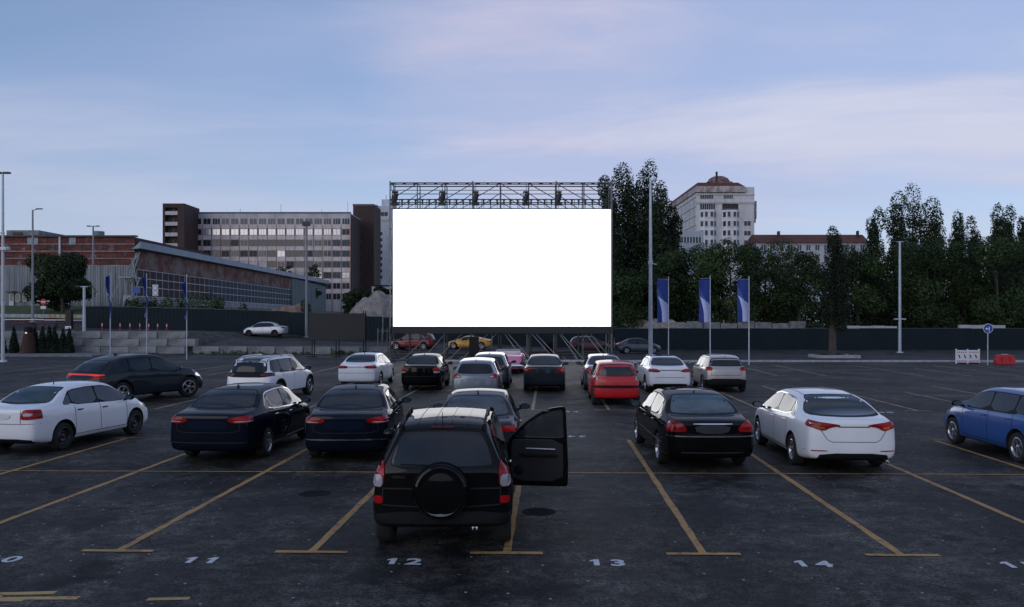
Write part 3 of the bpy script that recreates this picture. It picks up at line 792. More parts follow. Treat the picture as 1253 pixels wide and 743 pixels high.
              ('diffuser', [(-.66, .24), (-.70, .36), (-.5, .38), (.5, .38), (.70, .36), (.66, .24)], BLK, False, 'rear', .014)],
   rearseams=[([(-.42, .92), (.42, .92)], .03), ([(-.6, .63), (.6, .63)], .014)]), None),
 ('hatchback', 'silver hatchback with black lower bumper, rightmost of the second row', 8.84, 35.9, 3.6,
  hatch(4.2, 1.76, 1.49, 2.58, .75, CREAM, slope=.26, ant=(.1, .12),
   rearparts=[('tail_light', [(.56, .90), (.54, 1.0), (.66, 1.05), (.84, 1.02), (.88, .92), (.70, .87)], LRED, True, 'rear', .014),
              ('bumper_cladding', [(-.88, .24), (-.90, .56), (.90, .56), (.88, .24)], BLK, False, 'rear', .016)],
   rearseams=[([(-.6, .70), (.6, .70)], .016), ([(-.6, 1.0), (-.6, .7)], .012), ([(.6, 1.0), (.6, .7)], .012)], rglass=(1.08, 1.36, .66, .55)), None),
]
# ------------------------------------------------------------------ camera, sky, light
cam = bpy.data.objects.new('camera', bpy.data.cameras.new('camera')); COL.objects.link(cam)
cam.location = (0, 0, HC); cam.rotation_euler = (math.radians(90), 0, 0)
cam.data.sensor_width = 36; cam.data.lens = F / 1253 * 36; cam.data.shift_y = (HY - 371.5) / 1253
cam.data.clip_end = 4000; cam.data.clip_start = .1; S.camera = cam
W_ = bpy.data.worlds.new('World'); S.world = W_; W_.use_nodes = True
nt = W_.node_tree; bg = nt.nodes['Background']
SUN_EL, SUN_AZ = 12.0, 222.0      # low sun behind the camera, to its left
sky = nt.nodes.new('ShaderNodeTexSky'); sky.sky_type = 'NISHITA'; sky.sun_disc = False
sky.sun_elevation = math.radians(SUN_EL); sky.sun_rotation = math.radians(SUN_AZ); sky.air_density = 1.0; sky.dust_density = .3; sky.ozone_density = 2.5
tc = nt.nodes.new('ShaderNodeTexCoord'); sx = nt.nodes.new('ShaderNodeSeparateXYZ'); nt.links.new(tc.outputs['Generated'], sx.inputs[0])
def M(op, a, b=None, c=None):
    n = nt.nodes.new('ShaderNodeMath'); n.operation = op
    for i, v in enumerate((a, b, c)):
        if v is None: continue
        if hasattr(v, 'is_output'): nt.links.new(v, n.inputs[i])
        else: n.inputs[i].default_value = v
    return n.outputs[0]
zz = M('ADD', M('MAXIMUM', sx.outputs[2], 0.0), .10)
cv = nt.nodes.new('ShaderNodeCombineXYZ')
nt.links.new(M('DIVIDE', sx.outputs[0], zz), cv.inputs[0]); nt.links.new(M('DIVIDE', sx.outputs[1], zz), cv.inputs[1])
def cloud(scale, rot, off, detail, lo, hi, rough=.6):
    mp = nt.nodes.new('ShaderNodeMapping'); mp.inputs['Scale'].default_value = scale; mp.inputs['Rotation'].default_value = (0, 0, rot); mp.inputs['Location'].default_value = off
    nt.links.new(cv.outputs[0], mp.inputs[0])
    n = nt.nodes.new('ShaderNodeTexNoise'); n.inputs['Scale'].default_value = 1.0; n.inputs['Detail'].default_value = detail; n.inputs['Roughness'].default_value = rough
    n.inputs['Distortion'].default_value = .35
    nt.links.new(mp.outputs[0], n.inputs['Vector'])
    return ramp(nt, n.outputs['Fac'], [(lo, 0), (hi, 1)], 'EASE').outputs[0]
c1 = cloud((.16, .26, 1), .45, (3.1, 1.7, 0), 4, .38, .62)
c2 = cloud((.35, .8, 1), .35, (7.3, 4.1, 0), 6, .38, .70)
c3 = cloud((.9, 2.2, 1), .5, (1.3, 9.1, 0), 7, .42, .8)
skyc = mixc(nt, 1.0, sky.outputs[0], (1.0, 1.0, 1.0), 'MULTIPLY')
SKYK = .135
base = mixc(nt, 1.0, sky.outputs[0], (SKYK * .84, SKYK * 1.04, SKYK * 1.24), 'MULTIPLY')
hz = ramp(nt, sx.outputs[2], [(0.0, 1), (.10, .75), (.28, .15), (.5, 0)], 'EASE').outputs[0]
amt = M('ADD', M('MULTIPLY', c1, .72), M('MULTIPLY', c2, .46)); amt = M('ADD', amt, M('MULTIPLY', c3, .10)); amt = M('MINIMUM', amt, .92)
lf = M('MINIMUM', M('MAXIMUM', M('MULTIPLY', M('ADD', sx.outputs[0], .55), 1.8), 0.0), 1.0)      # the cloud thins out towards the left
amt = M('MULTIPLY', amt, M('ADD', M('MULTIPLY', lf, .45), .55))
ccol = ramp(nt, c2, [(0, (.42, .49, .74)), (1, (.70, .71, .83))]).outputs[0]
col = mixc(nt, amt, base, ccol)
col = mixc(nt, M('MULTIPLY', hz, .78), col, (.54, .55, .73))
# a faint rosy thinning of the cloud high over the screen
dp = nt.nodes.new('ShaderNodeVectorMath'); dp.operation = 'DOT_PRODUCT'; nt.links.new(tc.outputs['Generated'], dp.inputs[0]); dp.inputs[1].default_value = Vector((.02, .935, .355)).normalized()
gl = ramp(nt, dp.outputs['Value'], [(.972, 0), (1.0, .38)], 'EASE').outputs[0]
col = mixc(nt, M('MULTIPLY', gl, M('ADD', c3, .35)), col, (.78, .66, .76))
nt.links.new(col, bg.inputs[0]); bg.inputs[1].default_value = 1.0
sl = bpy.data.lights.new('sun', 'SUN'); sl.energy = .85; sl.angle = math.radians(60); sl.color = (1, .90, .80)
so = bpy.data.objects.new('sun', sl); COL.objects.link(so)
el, az = math.radians(SUN_EL), math.radians(SUN_AZ)
dv = Vector((math.sin(az) * math.cos(el), math.cos(az) * math.cos(el), math.sin(el)))     # towards the sun
so.rotation_euler = dv.to_track_quat('Z', 'Y').to_euler()
vs_ = S.view_settings; vs_.view_transform = 'Standard'; vs_.look = 'None'; vs_.gamma = 1; vs_.exposure = 0; vs_.use_curve_mapping = False
S.render.engine = 'CYCLES'; S.cycles.max_bounces = 6; S.cycles.glossy_bounces = 4; S.cycles.transparent_max_bounces = 6
# ------------------------------------------------------------------ ground
ORD = ['', 'first', 'second', 'third', 'fourth', 'fifth', 'sixth', 'seventh', 'eighth', 'ninth', 'tenth', 'eleventh', 'twelfth']
FWX, FWY = math.sin(math.radians(2.55)), math.cos(math.radians(2.55))      # direction of the bay lines
def grid(a, b, o=(0.0, 10.66)):       # a metres to the right, b metres forward, from the T at bay 13's left line
    return (o[0] - .07 + a * FWY + b * FWX, o[1] - a * FWX * .45 + b * FWY)
ZF = pl([(-200, 3.4), (-60, 2.3), (-46, 2.05), (-33, 1.76), (-26, 1.45), (-22, 1.1), (-14, .7), (0, .15), (11, -.35), (300, -.35)])
ZW = pl([(-200, 1.9), (-28.2, 1.85), (-27, .62), (-13, .45), (-9, .0), (0, 0)])
ZB = pl([(-300, 5.0), (-42, 4.7), (-34, 3.0), (-15, 1.5), (5, 0), (300, 0)])
def zg(x, y):
    if x < -8.5 and y < 71: return 0.0
    if y < 58: return 0.0
    zf = ZF(x)
    if y >= 115: return ZB(x)
    if y >= 93: return lerp(zf, ZB(x), (y - 93) / 22)
    if x < -8.5:
        if y < 71.5: return ZW(x) * (y - 71) / .5
        return lerp(ZW(x), zf, min(1, (y - 71.5) / 18.5))
    return lerp(0, zf, min(1, (y - 58) / 28))
def asphalt():
    m, nt, b = new_mat('asphalt'); v = coords(nt)
    big = noise(nt, v, .3, 5, .65); mid = noise(nt, v, 1.1, 6, .65); fine = noise(nt, v, 26, 4, .8)
    c = ramp(nt, big, [(.40, (.024, .0222, .0205)), (.5, (.039, .0365, .0335)), (.60, (.061, .0575, .053))]).outputs[0]
    c = mixc(nt, .8, c, ramp(nt, mid, [(.40, (.30, .30, .31)), (.50, (.95, .95, .95)), (.60, (1.6, 1.6, 1.6))]).outputs[0], 'MULTIPLY')
    c = mixc(nt, 1.0, c, ramp(nt, fine, [(.40, (.30, .30, .30)), (.60, (1.8, 1.8, 1.8))]).outputs[0], 'MULTIPLY')
    c = mixc(nt, .9, c, ramp(nt, noise(nt, v, 5.5, 5, .75), [(.40, (.5, .5, .5)), (.60, (1.45, 1.45, 1.45))]).outputs[0], 'MULTIPLY')
    # worn drive lane streaks across the rows
    st = noise(nt, coords(nt, (.05, .9, 1)), 1.0, 5, .6)
    c = mixc(nt, .5, c, ramp(nt, st, [(.35, (.75, .75, .76)), (.65, (1.3, 1.3, 1.3))]).outputs[0], 'MULTIPLY')
    # dark spills
    sp_ = noise(nt, v, .85, 5, .65)
    c = mixc(nt, ramp(nt, sp_, [(.56, 0), (.63, .75)]).outputs[0], c, (.008, .008, .008))
    # pale repair patches
    # scattered grit and litter specks
    vo = nt.nodes.new('ShaderNodeTexVoronoi'); vo.voronoi_dimensions = '2D'; vo.inputs['Scale'].default_value = 2.2; nt.links.new(v, vo.inputs['Vector'])
    spk = ramp(nt, vo.outputs['Distance'], [(.028, 1), (.045, 0)]).outputs[0]
    sep = nt.nodes.new('ShaderNodeSeparateColor'); nt.links.new(vo.outputs['Color'], sep.inputs[0])
    pick = ramp(nt, sep.outputs[0], [(.55, 0), (.8, 1)]).outputs[0]
    mul = nt.nodes.new('ShaderNodeMath'); mul.operation = 'MULTIPLY'; nt.links.new(spk, mul.inputs[0]); nt.links.new(pick, mul.inputs[1])
    c = mixc(nt, mul.outputs[0], c, (.34, .34, .36))
    # earth and weeds beyond the fence
    se = nt.nodes.new('ShaderNodeSeparateXYZ'); nt.links.new(v, se.inputs[0])
    far = ramp(nt, se.outputs[1], [(0, 0), (1, 1)], 'CONSTANT')
    mm = nt.nodes.new('ShaderNodeMath'); mm.operation = 'GREATER_THAN'; nt.links.new(se.outputs[1], mm.inputs[0]); mm.inputs[1].default_value = 98.5
    gr = ramp(nt, mid, [(.35, (.035, .045, .018)), (.55, (.06, .065, .03)), (.7, (.10, .085, .06))]).outputs[0]
    c = mixc(nt, mm.outputs[0], c, gr)
    nt.links.new(c, b.inputs['Base Color'])
    # fine cracks
    vc = nt.nodes.new('ShaderNodeTexVoronoi'); vc.feature = 'DISTANCE_TO_EDGE'; vc.inputs['Scale'].default_value = .33
    wv = nt.nodes.new('ShaderNodeVectorMath'); wv.operation = 'ADD'
    nn = nt.nodes.new('ShaderNodeTexNoise'); nn.inputs['Scale'].default_value = 1.4; nn.inputs['Detail'].default_value = 6; nt.links.new(v, nn.inputs['Vector'])
    nt.links.new(v, wv.inputs[0]); nt.links.new(nn.outputs['Color'], wv.inputs[1]); nt.links.new(wv.outputs[0], vc.inputs['Vector'])
    ck = ramp(nt, vc.outputs['Distance'], [(.0, .45), (.006, 1)]).outputs[0]
    b.inputs['Base Color'].links[0].from_socket
    c2_ = mixc(nt, 1.0, c, ck, 'MULTIPLY'); nt.links.new(c2_, b.inputs['Base Color'])
    rr = ramp(nt, mid, [(.3, .55), (.7, .85)]); nt.links.new(rr.outputs[0], b.inputs['Roughness'])
    b.inputs['Specular IOR Level'].default_value = .15
    bump(nt, b, fine, .35, .008); return m
xs = sorted(set([-1200, -700, -400, -250, -160, -110] + list(range(-90, 91, 3)) + [-28.4, -28.2, -27.0, -26.8, -8.6, -8.5, -8.4] + [110, 160, 250, 400, 700, 1200]))
ys = sorted(set([-60, -20, 0, 20, 40, 57, 58, 62, 66, 70, 70.99, 71.5, 72, 76, 80, 84, 88, 90, 93, 96, 100, 104, 108, 112, 115, 130, 170, 250, 400, 700, 1200, 2500]))
g = MB(); g.add([(x, y, zg(x, y)) for y in ys for x in xs], [(j * len(xs) + i, j * len(xs) + i + 1, (j + 1) * len(xs) + i + 1, (j + 1) * len(xs) + i) for j in range(len(ys) - 1) for i in range(len(xs) - 1)])
ASPH = asphalt(); tag(g.build('ground', ASPH), kind='structure')

def worn(name, col, lo=.40, hi=.52, rough=.7, sc=3.0):
    m, nt, b = new_mat(name); v = coords(nt)
    f = noise(nt, v, sc, 8, .75); f2 = noise(nt, v, 40, 3, .7)
    a = nt.nodes.new('ShaderNodeMath'); a.operation = 'MULTIPLY_ADD'; nt.links.new(f2, a.inputs[0]); a.inputs[1].default_value = .22; nt.links.new(f, a.inputs[2])
    k = ramp(nt, a.outputs[0], [(lo, 0), (hi, 1)]).outputs[0]
    v2 = noise(nt, v, 1.2, 4)
    cc = ramp(nt, v2, [(.3, tuple(c * .72 for c in col)), (.7, col)]).outputs[0]
    nt.links.new(mixc(nt, k, (.035, .034, .034), cc), b.inputs['Base Color']); b.inputs['Roughness'].default_value = rough; return m
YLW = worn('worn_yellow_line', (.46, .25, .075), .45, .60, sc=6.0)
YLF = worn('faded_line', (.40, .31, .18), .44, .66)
WHT = worn('white_stencil_paint', (.64, .65, .70), .24, .44)
def line(mb, p, q, w, z=.004):
    p = Vector((p[0], p[1], 0)); q = Vector((q[0], q[1], 0)); d = (q - p).normalized(); n = Vector((-d.y, d.x, 0)) * w / 2; Z = Vector((0, 0, z))
    n_ = max(1, int((q - p).length / .35)); V = []
    for i in range(n_ + 1):
        c = p.lerp(q, i / n_); j = rnd.uniform(-.012, .012); V += [c + n * (1 + rnd.uniform(-.16, .16)) + d * j + Z, c - n * (1 + rnd.uniform(-.16, .16)) + Z]
    mb.add(V, [(2 * i, 2 * i + 1, 2 * i + 3, 2 * i + 2) for i in range(n_)])
P_ = 2.51
yl = MB(); tl = MB(); xl = MB(); fl = MB()
for i in range(-9, 10):                               # nearest block of bays
    line(yl, grid(i * P_, .05), grid(i * P_, 10.0), .105)
    line(tl, grid(i * P_ - .47, 0), grid(i * P_ + .47, 0), .10, .008)
    line(tl, grid(i * P_ - .35, 10.1), grid(i * P_ + .35, 10.1), .07, .008)
line(xl, grid(-21, 5.55), grid(22, 5.55), .07, .008)
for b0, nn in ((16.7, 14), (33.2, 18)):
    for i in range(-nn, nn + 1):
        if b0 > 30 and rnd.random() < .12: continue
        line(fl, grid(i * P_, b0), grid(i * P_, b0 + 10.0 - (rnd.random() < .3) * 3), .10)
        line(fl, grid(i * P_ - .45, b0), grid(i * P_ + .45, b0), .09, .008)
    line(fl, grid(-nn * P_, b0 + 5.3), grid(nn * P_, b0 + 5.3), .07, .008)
sc_ = MB()
for p, q, w in (((-5.95, 9.05), (-5.0, 9.12), .10), ((-5.95, 8.93), (-5.5, 8.98), .14), ((-5.6, 8.92), (-4.65, 8.95), .10), ((-3.9, 8.90), (-3.45, 8.93), .09), ((-6.3, 8.84), (-5.2, 8.86), .05)):
    line(sc_, p, q, w)
for nm, mb, mt in (('bay_lines', yl, YLW), ('bay_end_lines', tl, YLW), ('cross_line', xl, YLW), ('far_bay_lines', fl, YLF), ('old_paint_marks', sc_, worn('scuffed_yellow', (.5, .33, .12), .42, .55, sc=9))):
    tag(mb.build(nm, mt), kind='structure')
def digits(txt, x, y, h, rot, gap=1.0, z=.006, mat=WHT):
    """stencilled bay number: one mesh, a flagged 1 and font figures for the rest"""
    mb = MB(); cell = h * .76; k0 = -(len(txt) - 1) / 2; c = h * .72
    for k, ch in enumerate(txt):
        cx = (k0 + k) * cell
        if ch == '1':
            mb.add([(cx + a * c, b * c, 0) for a, b in ((-.12, 0), (.16, 0), (.16, 1), (-.06, 1), (-.30, .78), (-.30, .60), (-.12, .70))], [(0, 1, 2, 3, 6), (3, 4, 5, 6)])
        else:
            cu = bpy.data.curves.new('bay_number', 'FONT'); cu.body = ch; cu.size = h; cu.offset = h * .03; cu.align_x = 'CENTER'
            o = bpy.data.objects.new('tmp', cu); COL.objects.link(o); bpy.context.view_layer.update()
            me = bpy.data.meshes.new_from_object(o.evaluated_get(bpy.context.evaluated_depsgraph_get())); bpy.data.objects.remove(o)
            mb.add([(v.co.x * 1.18 + cx, v.co.y, 0) for v in me.vertices], [tuple(p.vertices) for p in me.polygons])
    n = mb.build('bay_number', mat); n.location = (x, y, z); n.rotation_euler = (0, 0, rot); return tag(n, kind='structure')
R0 = -math.radians(2.55)
for k, t in enumerate(('10', '11', '12', '13', '14', '15')):
    p = grid((k - 2) * P_ - P_ / 2, -.52); digits(t, p[0], p[1], .35, R0)
for k in range(-4, 6):
    p = grid(k * P_ + P_ / 2, 10.7); digits(str(34 - k), p[0], p[1], .36, R0 + math.pi, 1.45, mat=WHT)
    p = grid(k * P_ + P_ / 2, 16.1); digits(str(44 + k), p[0], p[1], .36, R0, 1.45, mat=WHT)
iron = plain('cast_iron', (.016, .016, .016), .9, 0, spec=.1)
for lab, x, y in (('round dark manhole cover in the asphalt behind the navy sedan', -3.39, 14.3), ('round dark manhole cover beside the rear wheel of the black off-road car', .42, 12.95)):
    mb = MB(); mb.lathe([(.001, .006), (.20, .006), (.205, .008), (.25, .008), (.27, .003)], (0, 0, 0), 'z', 32)
    for i in range(-3, 4): mb.b2(-.16, .16, i * .05 - .008, i * .05 + .008, .0055, .009)
    o = mb.build('manhole_cover', iron); o.location = (x, y, 0); tag(o, lab, 'manhole cover', 'manhole covers')

CONC = plain('concrete', (.19, .195, .205), .85, var=.4, scale=1.4); CONCL = plain('kerb_concrete', (.32, .33, .35), .85, var=.3)
# kerbs beyond the last bays, tree island, pavement at the left
kb = MB()
for i in range(17):
    a = -6 + i * 2.2; kb.b2(a, a + 2.19, 57.6, 57.95, -.1, .12)
tag(bevel(kb.build('kerb', CONCL), .02), kind='structure')
kb = MB(); kb.b2(31.5, 60, 57.2, 57.6, -.1, .14); tag(kb.build('kerb', CONCL), kind='structure')
kb = MB(); kb.b2(-46, -33, 65.5, 70.9, -.1, .12); kb.b2(-33, -30.5, 67.5, 70.9, -.1, .12); tag(bevel(kb.build('pavement', plain('paving', (.16, .16, .17), .9, var=.3)), .03), kind='structure')
kb = MB(); kb.b2(24.0, 27.2, 65.0, 65.2, -.15, .14); kb.b2(24.0, 24.2, 65.2, 67.6, -.15, .14); kb.b2(27.0, 27.2, 65.2, 67.6, -.15, .14); kb.b2(24.2, 27.0, 65.2, 67.6, -.15, .05)
tag(kb.build('kerb', CONCL), kind='structure')

# ------------------------------------------------------------------ concrete retaining blocks
def rough_block(w, h, d, seed):
    r = random.Random(seed); bm = bmesh.new(); bmesh.ops.create_cube(bm, size=1)
    bmesh.ops.scale(bm, vec=(w, d, h), verts=bm.verts); bmesh.ops.bevel(bm, geom=bm.edges[:], offset=.035, segments=2, affect='EDGES')
    bmesh.ops.subdivide_edges(bm, edges=[e for e in bm.edges if e.calc_length() > .4], cuts=5, use_grid_fill=True)
    for v in bm.verts: v.co += Vector((r.uniform(-1, 1), r.uniform(-1, 1), r.uniform(-1, 1))) * .016
    me = bpy.data.meshes.new('concrete_block'); bm.to_mesh(me); bm.free(); me.materials.append(CONC); return me
BL = [rough_block(2.36, .63, .62, s) for s in range(4)]
nb = 0; rowname = ('bottom', 'middle', 'top')
for r_ in range(3):
    x = -47.0 + (r_ % 2) * .9; i = 0
    while x < -28.6:
        o = bpy.data.objects.new('concrete_block', BL[rnd.randrange(4)]); COL.objects.link(o)
        o.location = (x + 1.2, 71.2 + rnd.uniform(-.05, .05) + .06 * r_, .32 + r_ * .64); o.rotation_euler = (rnd.uniform(-.01, .01), rnd.uniform(-.01, .01), rnd.uniform(-.012, .012))
        i += 1; tag(o, f'grey concrete block in the {rowname[r_]} course of the stepped retaining wall, {ORD[i]} from the left', 'concrete block', 'concrete blocks of the retaining wall'); x += 2.4
x = -27.2; i = 0
while x < -10.5:
    o = bpy.data.objects.new('concrete_block', BL[rnd.randrange(4)]); COL.objects.link(o)
    o.location = (x + 1.2, 71.2 - i * .25, .32); o.rotation_euler = (0, rnd.uniform(-.01, .01), -.10 + rnd.uniform(-.02, .02)); i += 1
    tag(o, f'long low concrete block in the single row left of the billboard, {ORD[i]} from the left', 'concrete block', 'concrete blocks in a single low row'); x += 2.43

# ------------------------------------------------------------------ sheet metal fence
def fence_mat():
    m, nt, b = new_mat('dark_blue_grey_sheet'); v = coords(nt)
    f = noise(nt, v, .5, 5); r = ramp(nt, f, [(.3, (.007, .014, .019)), (.7, (.010, .018, .024))]); nt.links.new(r.outputs[0], b.inputs['Base Color'])
    b.inputs['Roughness'].default_value = .7; b.inputs['Specular IOR Level'].default_value = .2; return m
FM = fence_mat(); CAPM = plain('fence_cap', (.10, .12, .14), .5, .3)
def fence(pts, top, label):
    root = empty('sheet_metal_fence', (pts[0][0], pts[0][1], 0), 0, label, 'fence', 'dark sheet metal fences'); ox, oy = pts[0]
    for k, (a, b) in enumerate(zip(pts, pts[1:])):
        L = math.dist(a, b); n = int(L / .1); d = ((b[0] - a[0]) / L, (b[1] - a[1]) / L); nn = (d[1], -d[0]); mb = MB(); V = []
        for i in range(n + 1):
            s = i / n * L; off = .012 if (i // 2) % 2 else 0.0
            x, y = a[0] + d[0] * s, a[1] + d[1] * s; zb_ = zg(x, y); zt_ = top(x) - (.035 if (int(s / 2.4) % 3 == 1) else 0)
            V += [(x + nn[0] * off - ox, y + nn[1] * off - oy, zb_), (x + nn[0] * off - ox, y + nn[1] * off - oy, zt_)]
        mb.add(V, [(2 * i, 2 * i + 2, 2 * i + 3, 2 * i + 1) for i in range(n)]); mb.build('fence_panel', FM, root)
        m = max(1, int(L / 2.4)); c = MB()
        for i in range(m):
            s0, s1 = L * i / m, L * (i + 1) / m - .01; p = [(a[0] + d[0] * s, a[1] + d[1] * s) for s in (s0, s1)]
            z0 = top((p[0][0] + p[1][0]) / 2)
            c.tube((p[0][0] - ox, p[0][1] - oy, z0 + .01), (p[1][0] - ox, p[1][1] - oy, z0 + .01), .03, n=4)
        c.build('top_rail', CAPM, root)
FT = pl([(-60, 4.45), (-45.2, 4.35), (-33, 4.05), (-26, 3.87), (-14, 3.2), (0, 2.5), (11, 1.95), (70, 1.95)])
fence([(-45.2, 88), (-26.5, 90), (-14, 90)], FT, 'dark blue-grey sheet metal fence on raised ground, before the long hall')
fence([(-13.9, 90), (0, 90), (11, 90)], FT, 'dark sheet metal fence standing behind the big screen')
fence([(11.1, 90), (40, 90), (75, 90)], FT, 'long dark sheet metal fence in front of the trees at the right')
# pale wall tops showing over the fence
for lab, a, b, zt_ in (('pale low wall showing above the fence behind the lone poplar', px(1036, 94), px(1096, 94), 2.2), ('pale low wall showing above the fence behind the blue arrow sign', px(1172, 94), px(1228, 94), 2.3)):
    mb = MB(); n = 4
    for i in range(n): mb.b2(a + (b - a) * i / n, a + (b - a) * (i + 1) / n - .03, 93.6, 94, -.5, zt_ - .04 * (i % 2))
    tag(mb.build('low_wall', plain('pale_wall', (.42, .43, .45), .8)), lab, 'wall')

# ------------------------------------------------------------------ mounds and rubble
def mound(name, cx, cy, rx, ry, z0, h, mat, label, cat, seed):
    r = random.Random(seed); mb = MB(); n = 40; V = []; ph = [r.uniform(0, 6.28) for _ in range(6)]
    for j in range(n + 1):
        for i in range(n + 1):
            u, v = 2 * i / n - 1, 2 * j / n - 1; d = math.hypot(u, v)
            k = min(1, 1.3 * max(0, 1 - d * d)) ** .9 * (1 + .08 * math.sin(5 * u + ph[0]) + .08 * math.sin(7 * v + ph[1]) + .06 * math.sin(13 * u + 9 * v + ph[2])) + (.05 * r.random() if d < 1 else 0)
            V.append((u * rx, v * ry, z0 + h * k - .3))
    mb.add(V, [(j * (n + 1) + i, j * (n + 1) + i + 1, (j + 1) * (n + 1) + i + 1, (j + 1) * (n + 1) + i) for j in range(n) for i in range(n)], 0, True)
    o = mb.build(name, mat); o.location = (cx, cy, 0); return tag(o, label, cat)
SAND = plain('grey_sand', (.23, .21, .20), .95, var=.4, scale=1.2); EARTH = plain('brown_earth', (.20, .14, .10), .95, var=.45, scale=1.1)
mound('sand_heap', px(461, 106), 106, 4.6, 4, 1.3, 4.5, SAND, 'large grey sand heap behind the fence left of the big screen', 'sand heap', 1)
mound('earth_heap', px(352, 101), 101, 3.4, 3, 2.4, 2.2, EARTH, 'brown earth heap behind the fence in front of the long hall', 'earth heap', 2)
mound('rubble_heap', px(800, 98), 98, 7.5, 3, -.2, 2.9, plain('rubble', (.26, .23, .21), .95, var=.5, scale=2.5), 'pale rubble heap behind the fence at the foot of the tall poplars', 'rubble heap', 3)
mb = MB()
for i in range(7):
    a = px(840, 97) + i * 2.0; mb.b2(a, a + 1.9, 97, 97.2, -.3, 2.7 - .12 * (i % 3))
tag(mb.build('concrete_wall', CONC), 'grey concrete panel wall just visible under the trees between the blue banners', 'wall')
# ------------------------------------------------------------------ vegetation
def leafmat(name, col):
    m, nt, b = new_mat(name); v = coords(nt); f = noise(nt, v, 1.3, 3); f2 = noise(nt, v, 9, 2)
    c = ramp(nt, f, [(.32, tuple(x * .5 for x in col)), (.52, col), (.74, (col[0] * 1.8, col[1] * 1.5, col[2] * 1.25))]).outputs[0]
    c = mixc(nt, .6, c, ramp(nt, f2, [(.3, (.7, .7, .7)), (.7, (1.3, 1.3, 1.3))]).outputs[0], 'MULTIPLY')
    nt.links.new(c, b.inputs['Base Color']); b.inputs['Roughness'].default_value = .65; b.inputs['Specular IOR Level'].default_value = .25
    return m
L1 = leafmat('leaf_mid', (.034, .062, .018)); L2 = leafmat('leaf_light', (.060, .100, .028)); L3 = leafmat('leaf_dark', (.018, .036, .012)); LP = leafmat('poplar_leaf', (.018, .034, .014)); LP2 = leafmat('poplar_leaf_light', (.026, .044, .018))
LPD = leafmat('dark_poplar_leaf', (.012, .022, .010))
BARK = plain('bark', (.06, .05, .042), .95, var=.4, scale=6)
def leaves(clumps, n, size, seed, mats, name, parent=None, up=.25):
    """clumps: (cx, cy, cz, rx, ry, rz, material index); leaf-sized folded faces in the shell of every clump"""
    g = np.random.default_rng(seed); tot = sum(c[3] * c[5] for c in clumps); VS = []; MI = []
    for c in clumps:
        k = max(8, int(n * c[3] * c[5] / tot)); d = g.normal(size=(k, 3)); d /= np.linalg.norm(d, axis=1)[:, None]
        r = g.uniform(.45, 1.08, (k, 1)) ** .6; P = d * r * np.array(c[3:6]) + np.array(c[:3])
        nr = d + g.normal(size=(k, 3)) * .7 + np.array([0, 0, up]); nr /= np.linalg.norm(nr, axis=1)[:, None]
        t = np.cross(nr, g.normal(size=(k, 3))); t /= np.linalg.norm(t, axis=1)[:, None]; b = np.cross(nr, t)
        s = size * g.uniform(.55, 1.25, (k, 1)); w = s * g.uniform(.4, .7, (k, 1))
        q = np.stack([P - t * s * .5, P + b * w * .5 + nr * s * .12, P + t * s * .5, P - b * w * .5 + nr * s * .12], 1)
        VS.append(q.reshape(-1, 3)); MI.append(np.full(k, c[6]))
    V = np.concatenate(VS); MIs = np.concatenate(MI); nf = len(MIs)
    me = bpy.data.meshes.new(name); me.vertices.add(len(V)); me.vertices.foreach_set('co', V.astype('f').ravel())
    me.loops.add(nf * 4); me.loops.foreach_set('vertex_index', np.arange(nf * 4, dtype='i')); me.polygons.add(nf)
    me.polygons.foreach_set('loop_start', np.arange(0, nf * 4, 4, dtype='i')); me.polygons.foreach_set('material_index', MIs.astype('i')); me.update(calc_edges=True)
    return link(name, me, mats, parent)
def broad_tree(x, y, z0, w, h, seed, label, cat='tree', trunk=.25, n=5200, size=.42, mats=(L1, L2, L3), low=.18, group='broadleaved trees behind the right fence'):
    r = random.Random(seed); root = empty('broadleaved_tree', (x, y, z0), 0, label, cat, group)
    cl = []
    for i in range(26):
        a = r.uniform(0, 6.28); zz_ = r.uniform(low, .93); e = math.sqrt(max(.05, 1 - ((zz_ - .52) / .5) ** 2)); rr = r.uniform(.25, 1.0) ** .6 * e * w / 2 * .78
        k = r.uniform(.16, .30) * w * .8; cl.append((rr * math.cos(a), rr * math.sin(a), zz_ * h, k, k, k * r.uniform(.6, .9), r.choice((0, 0, 1, 2))))
    leaves(cl, n, size, seed, mats, 'crown', root)
    t = MB(); t.path([(0, 0, -.5), (r.uniform(-.1, .1), 0, h * .3), (r.uniform(-.3, .3), 0, h * .7)], [trunk, trunk * .75, trunk * .3])
    for i in range(5):
        c = cl[i]; s = r.uniform(.25, .5) * h; t.path([(0, 0, s), (c[0] * .5, c[1] * .5, (s + c[2]) / 2), (c[0], c[1], c[2])], [trunk * .4, trunk * .28, trunk * .1], 5)
    t.build('trunk', BARK, root); return root
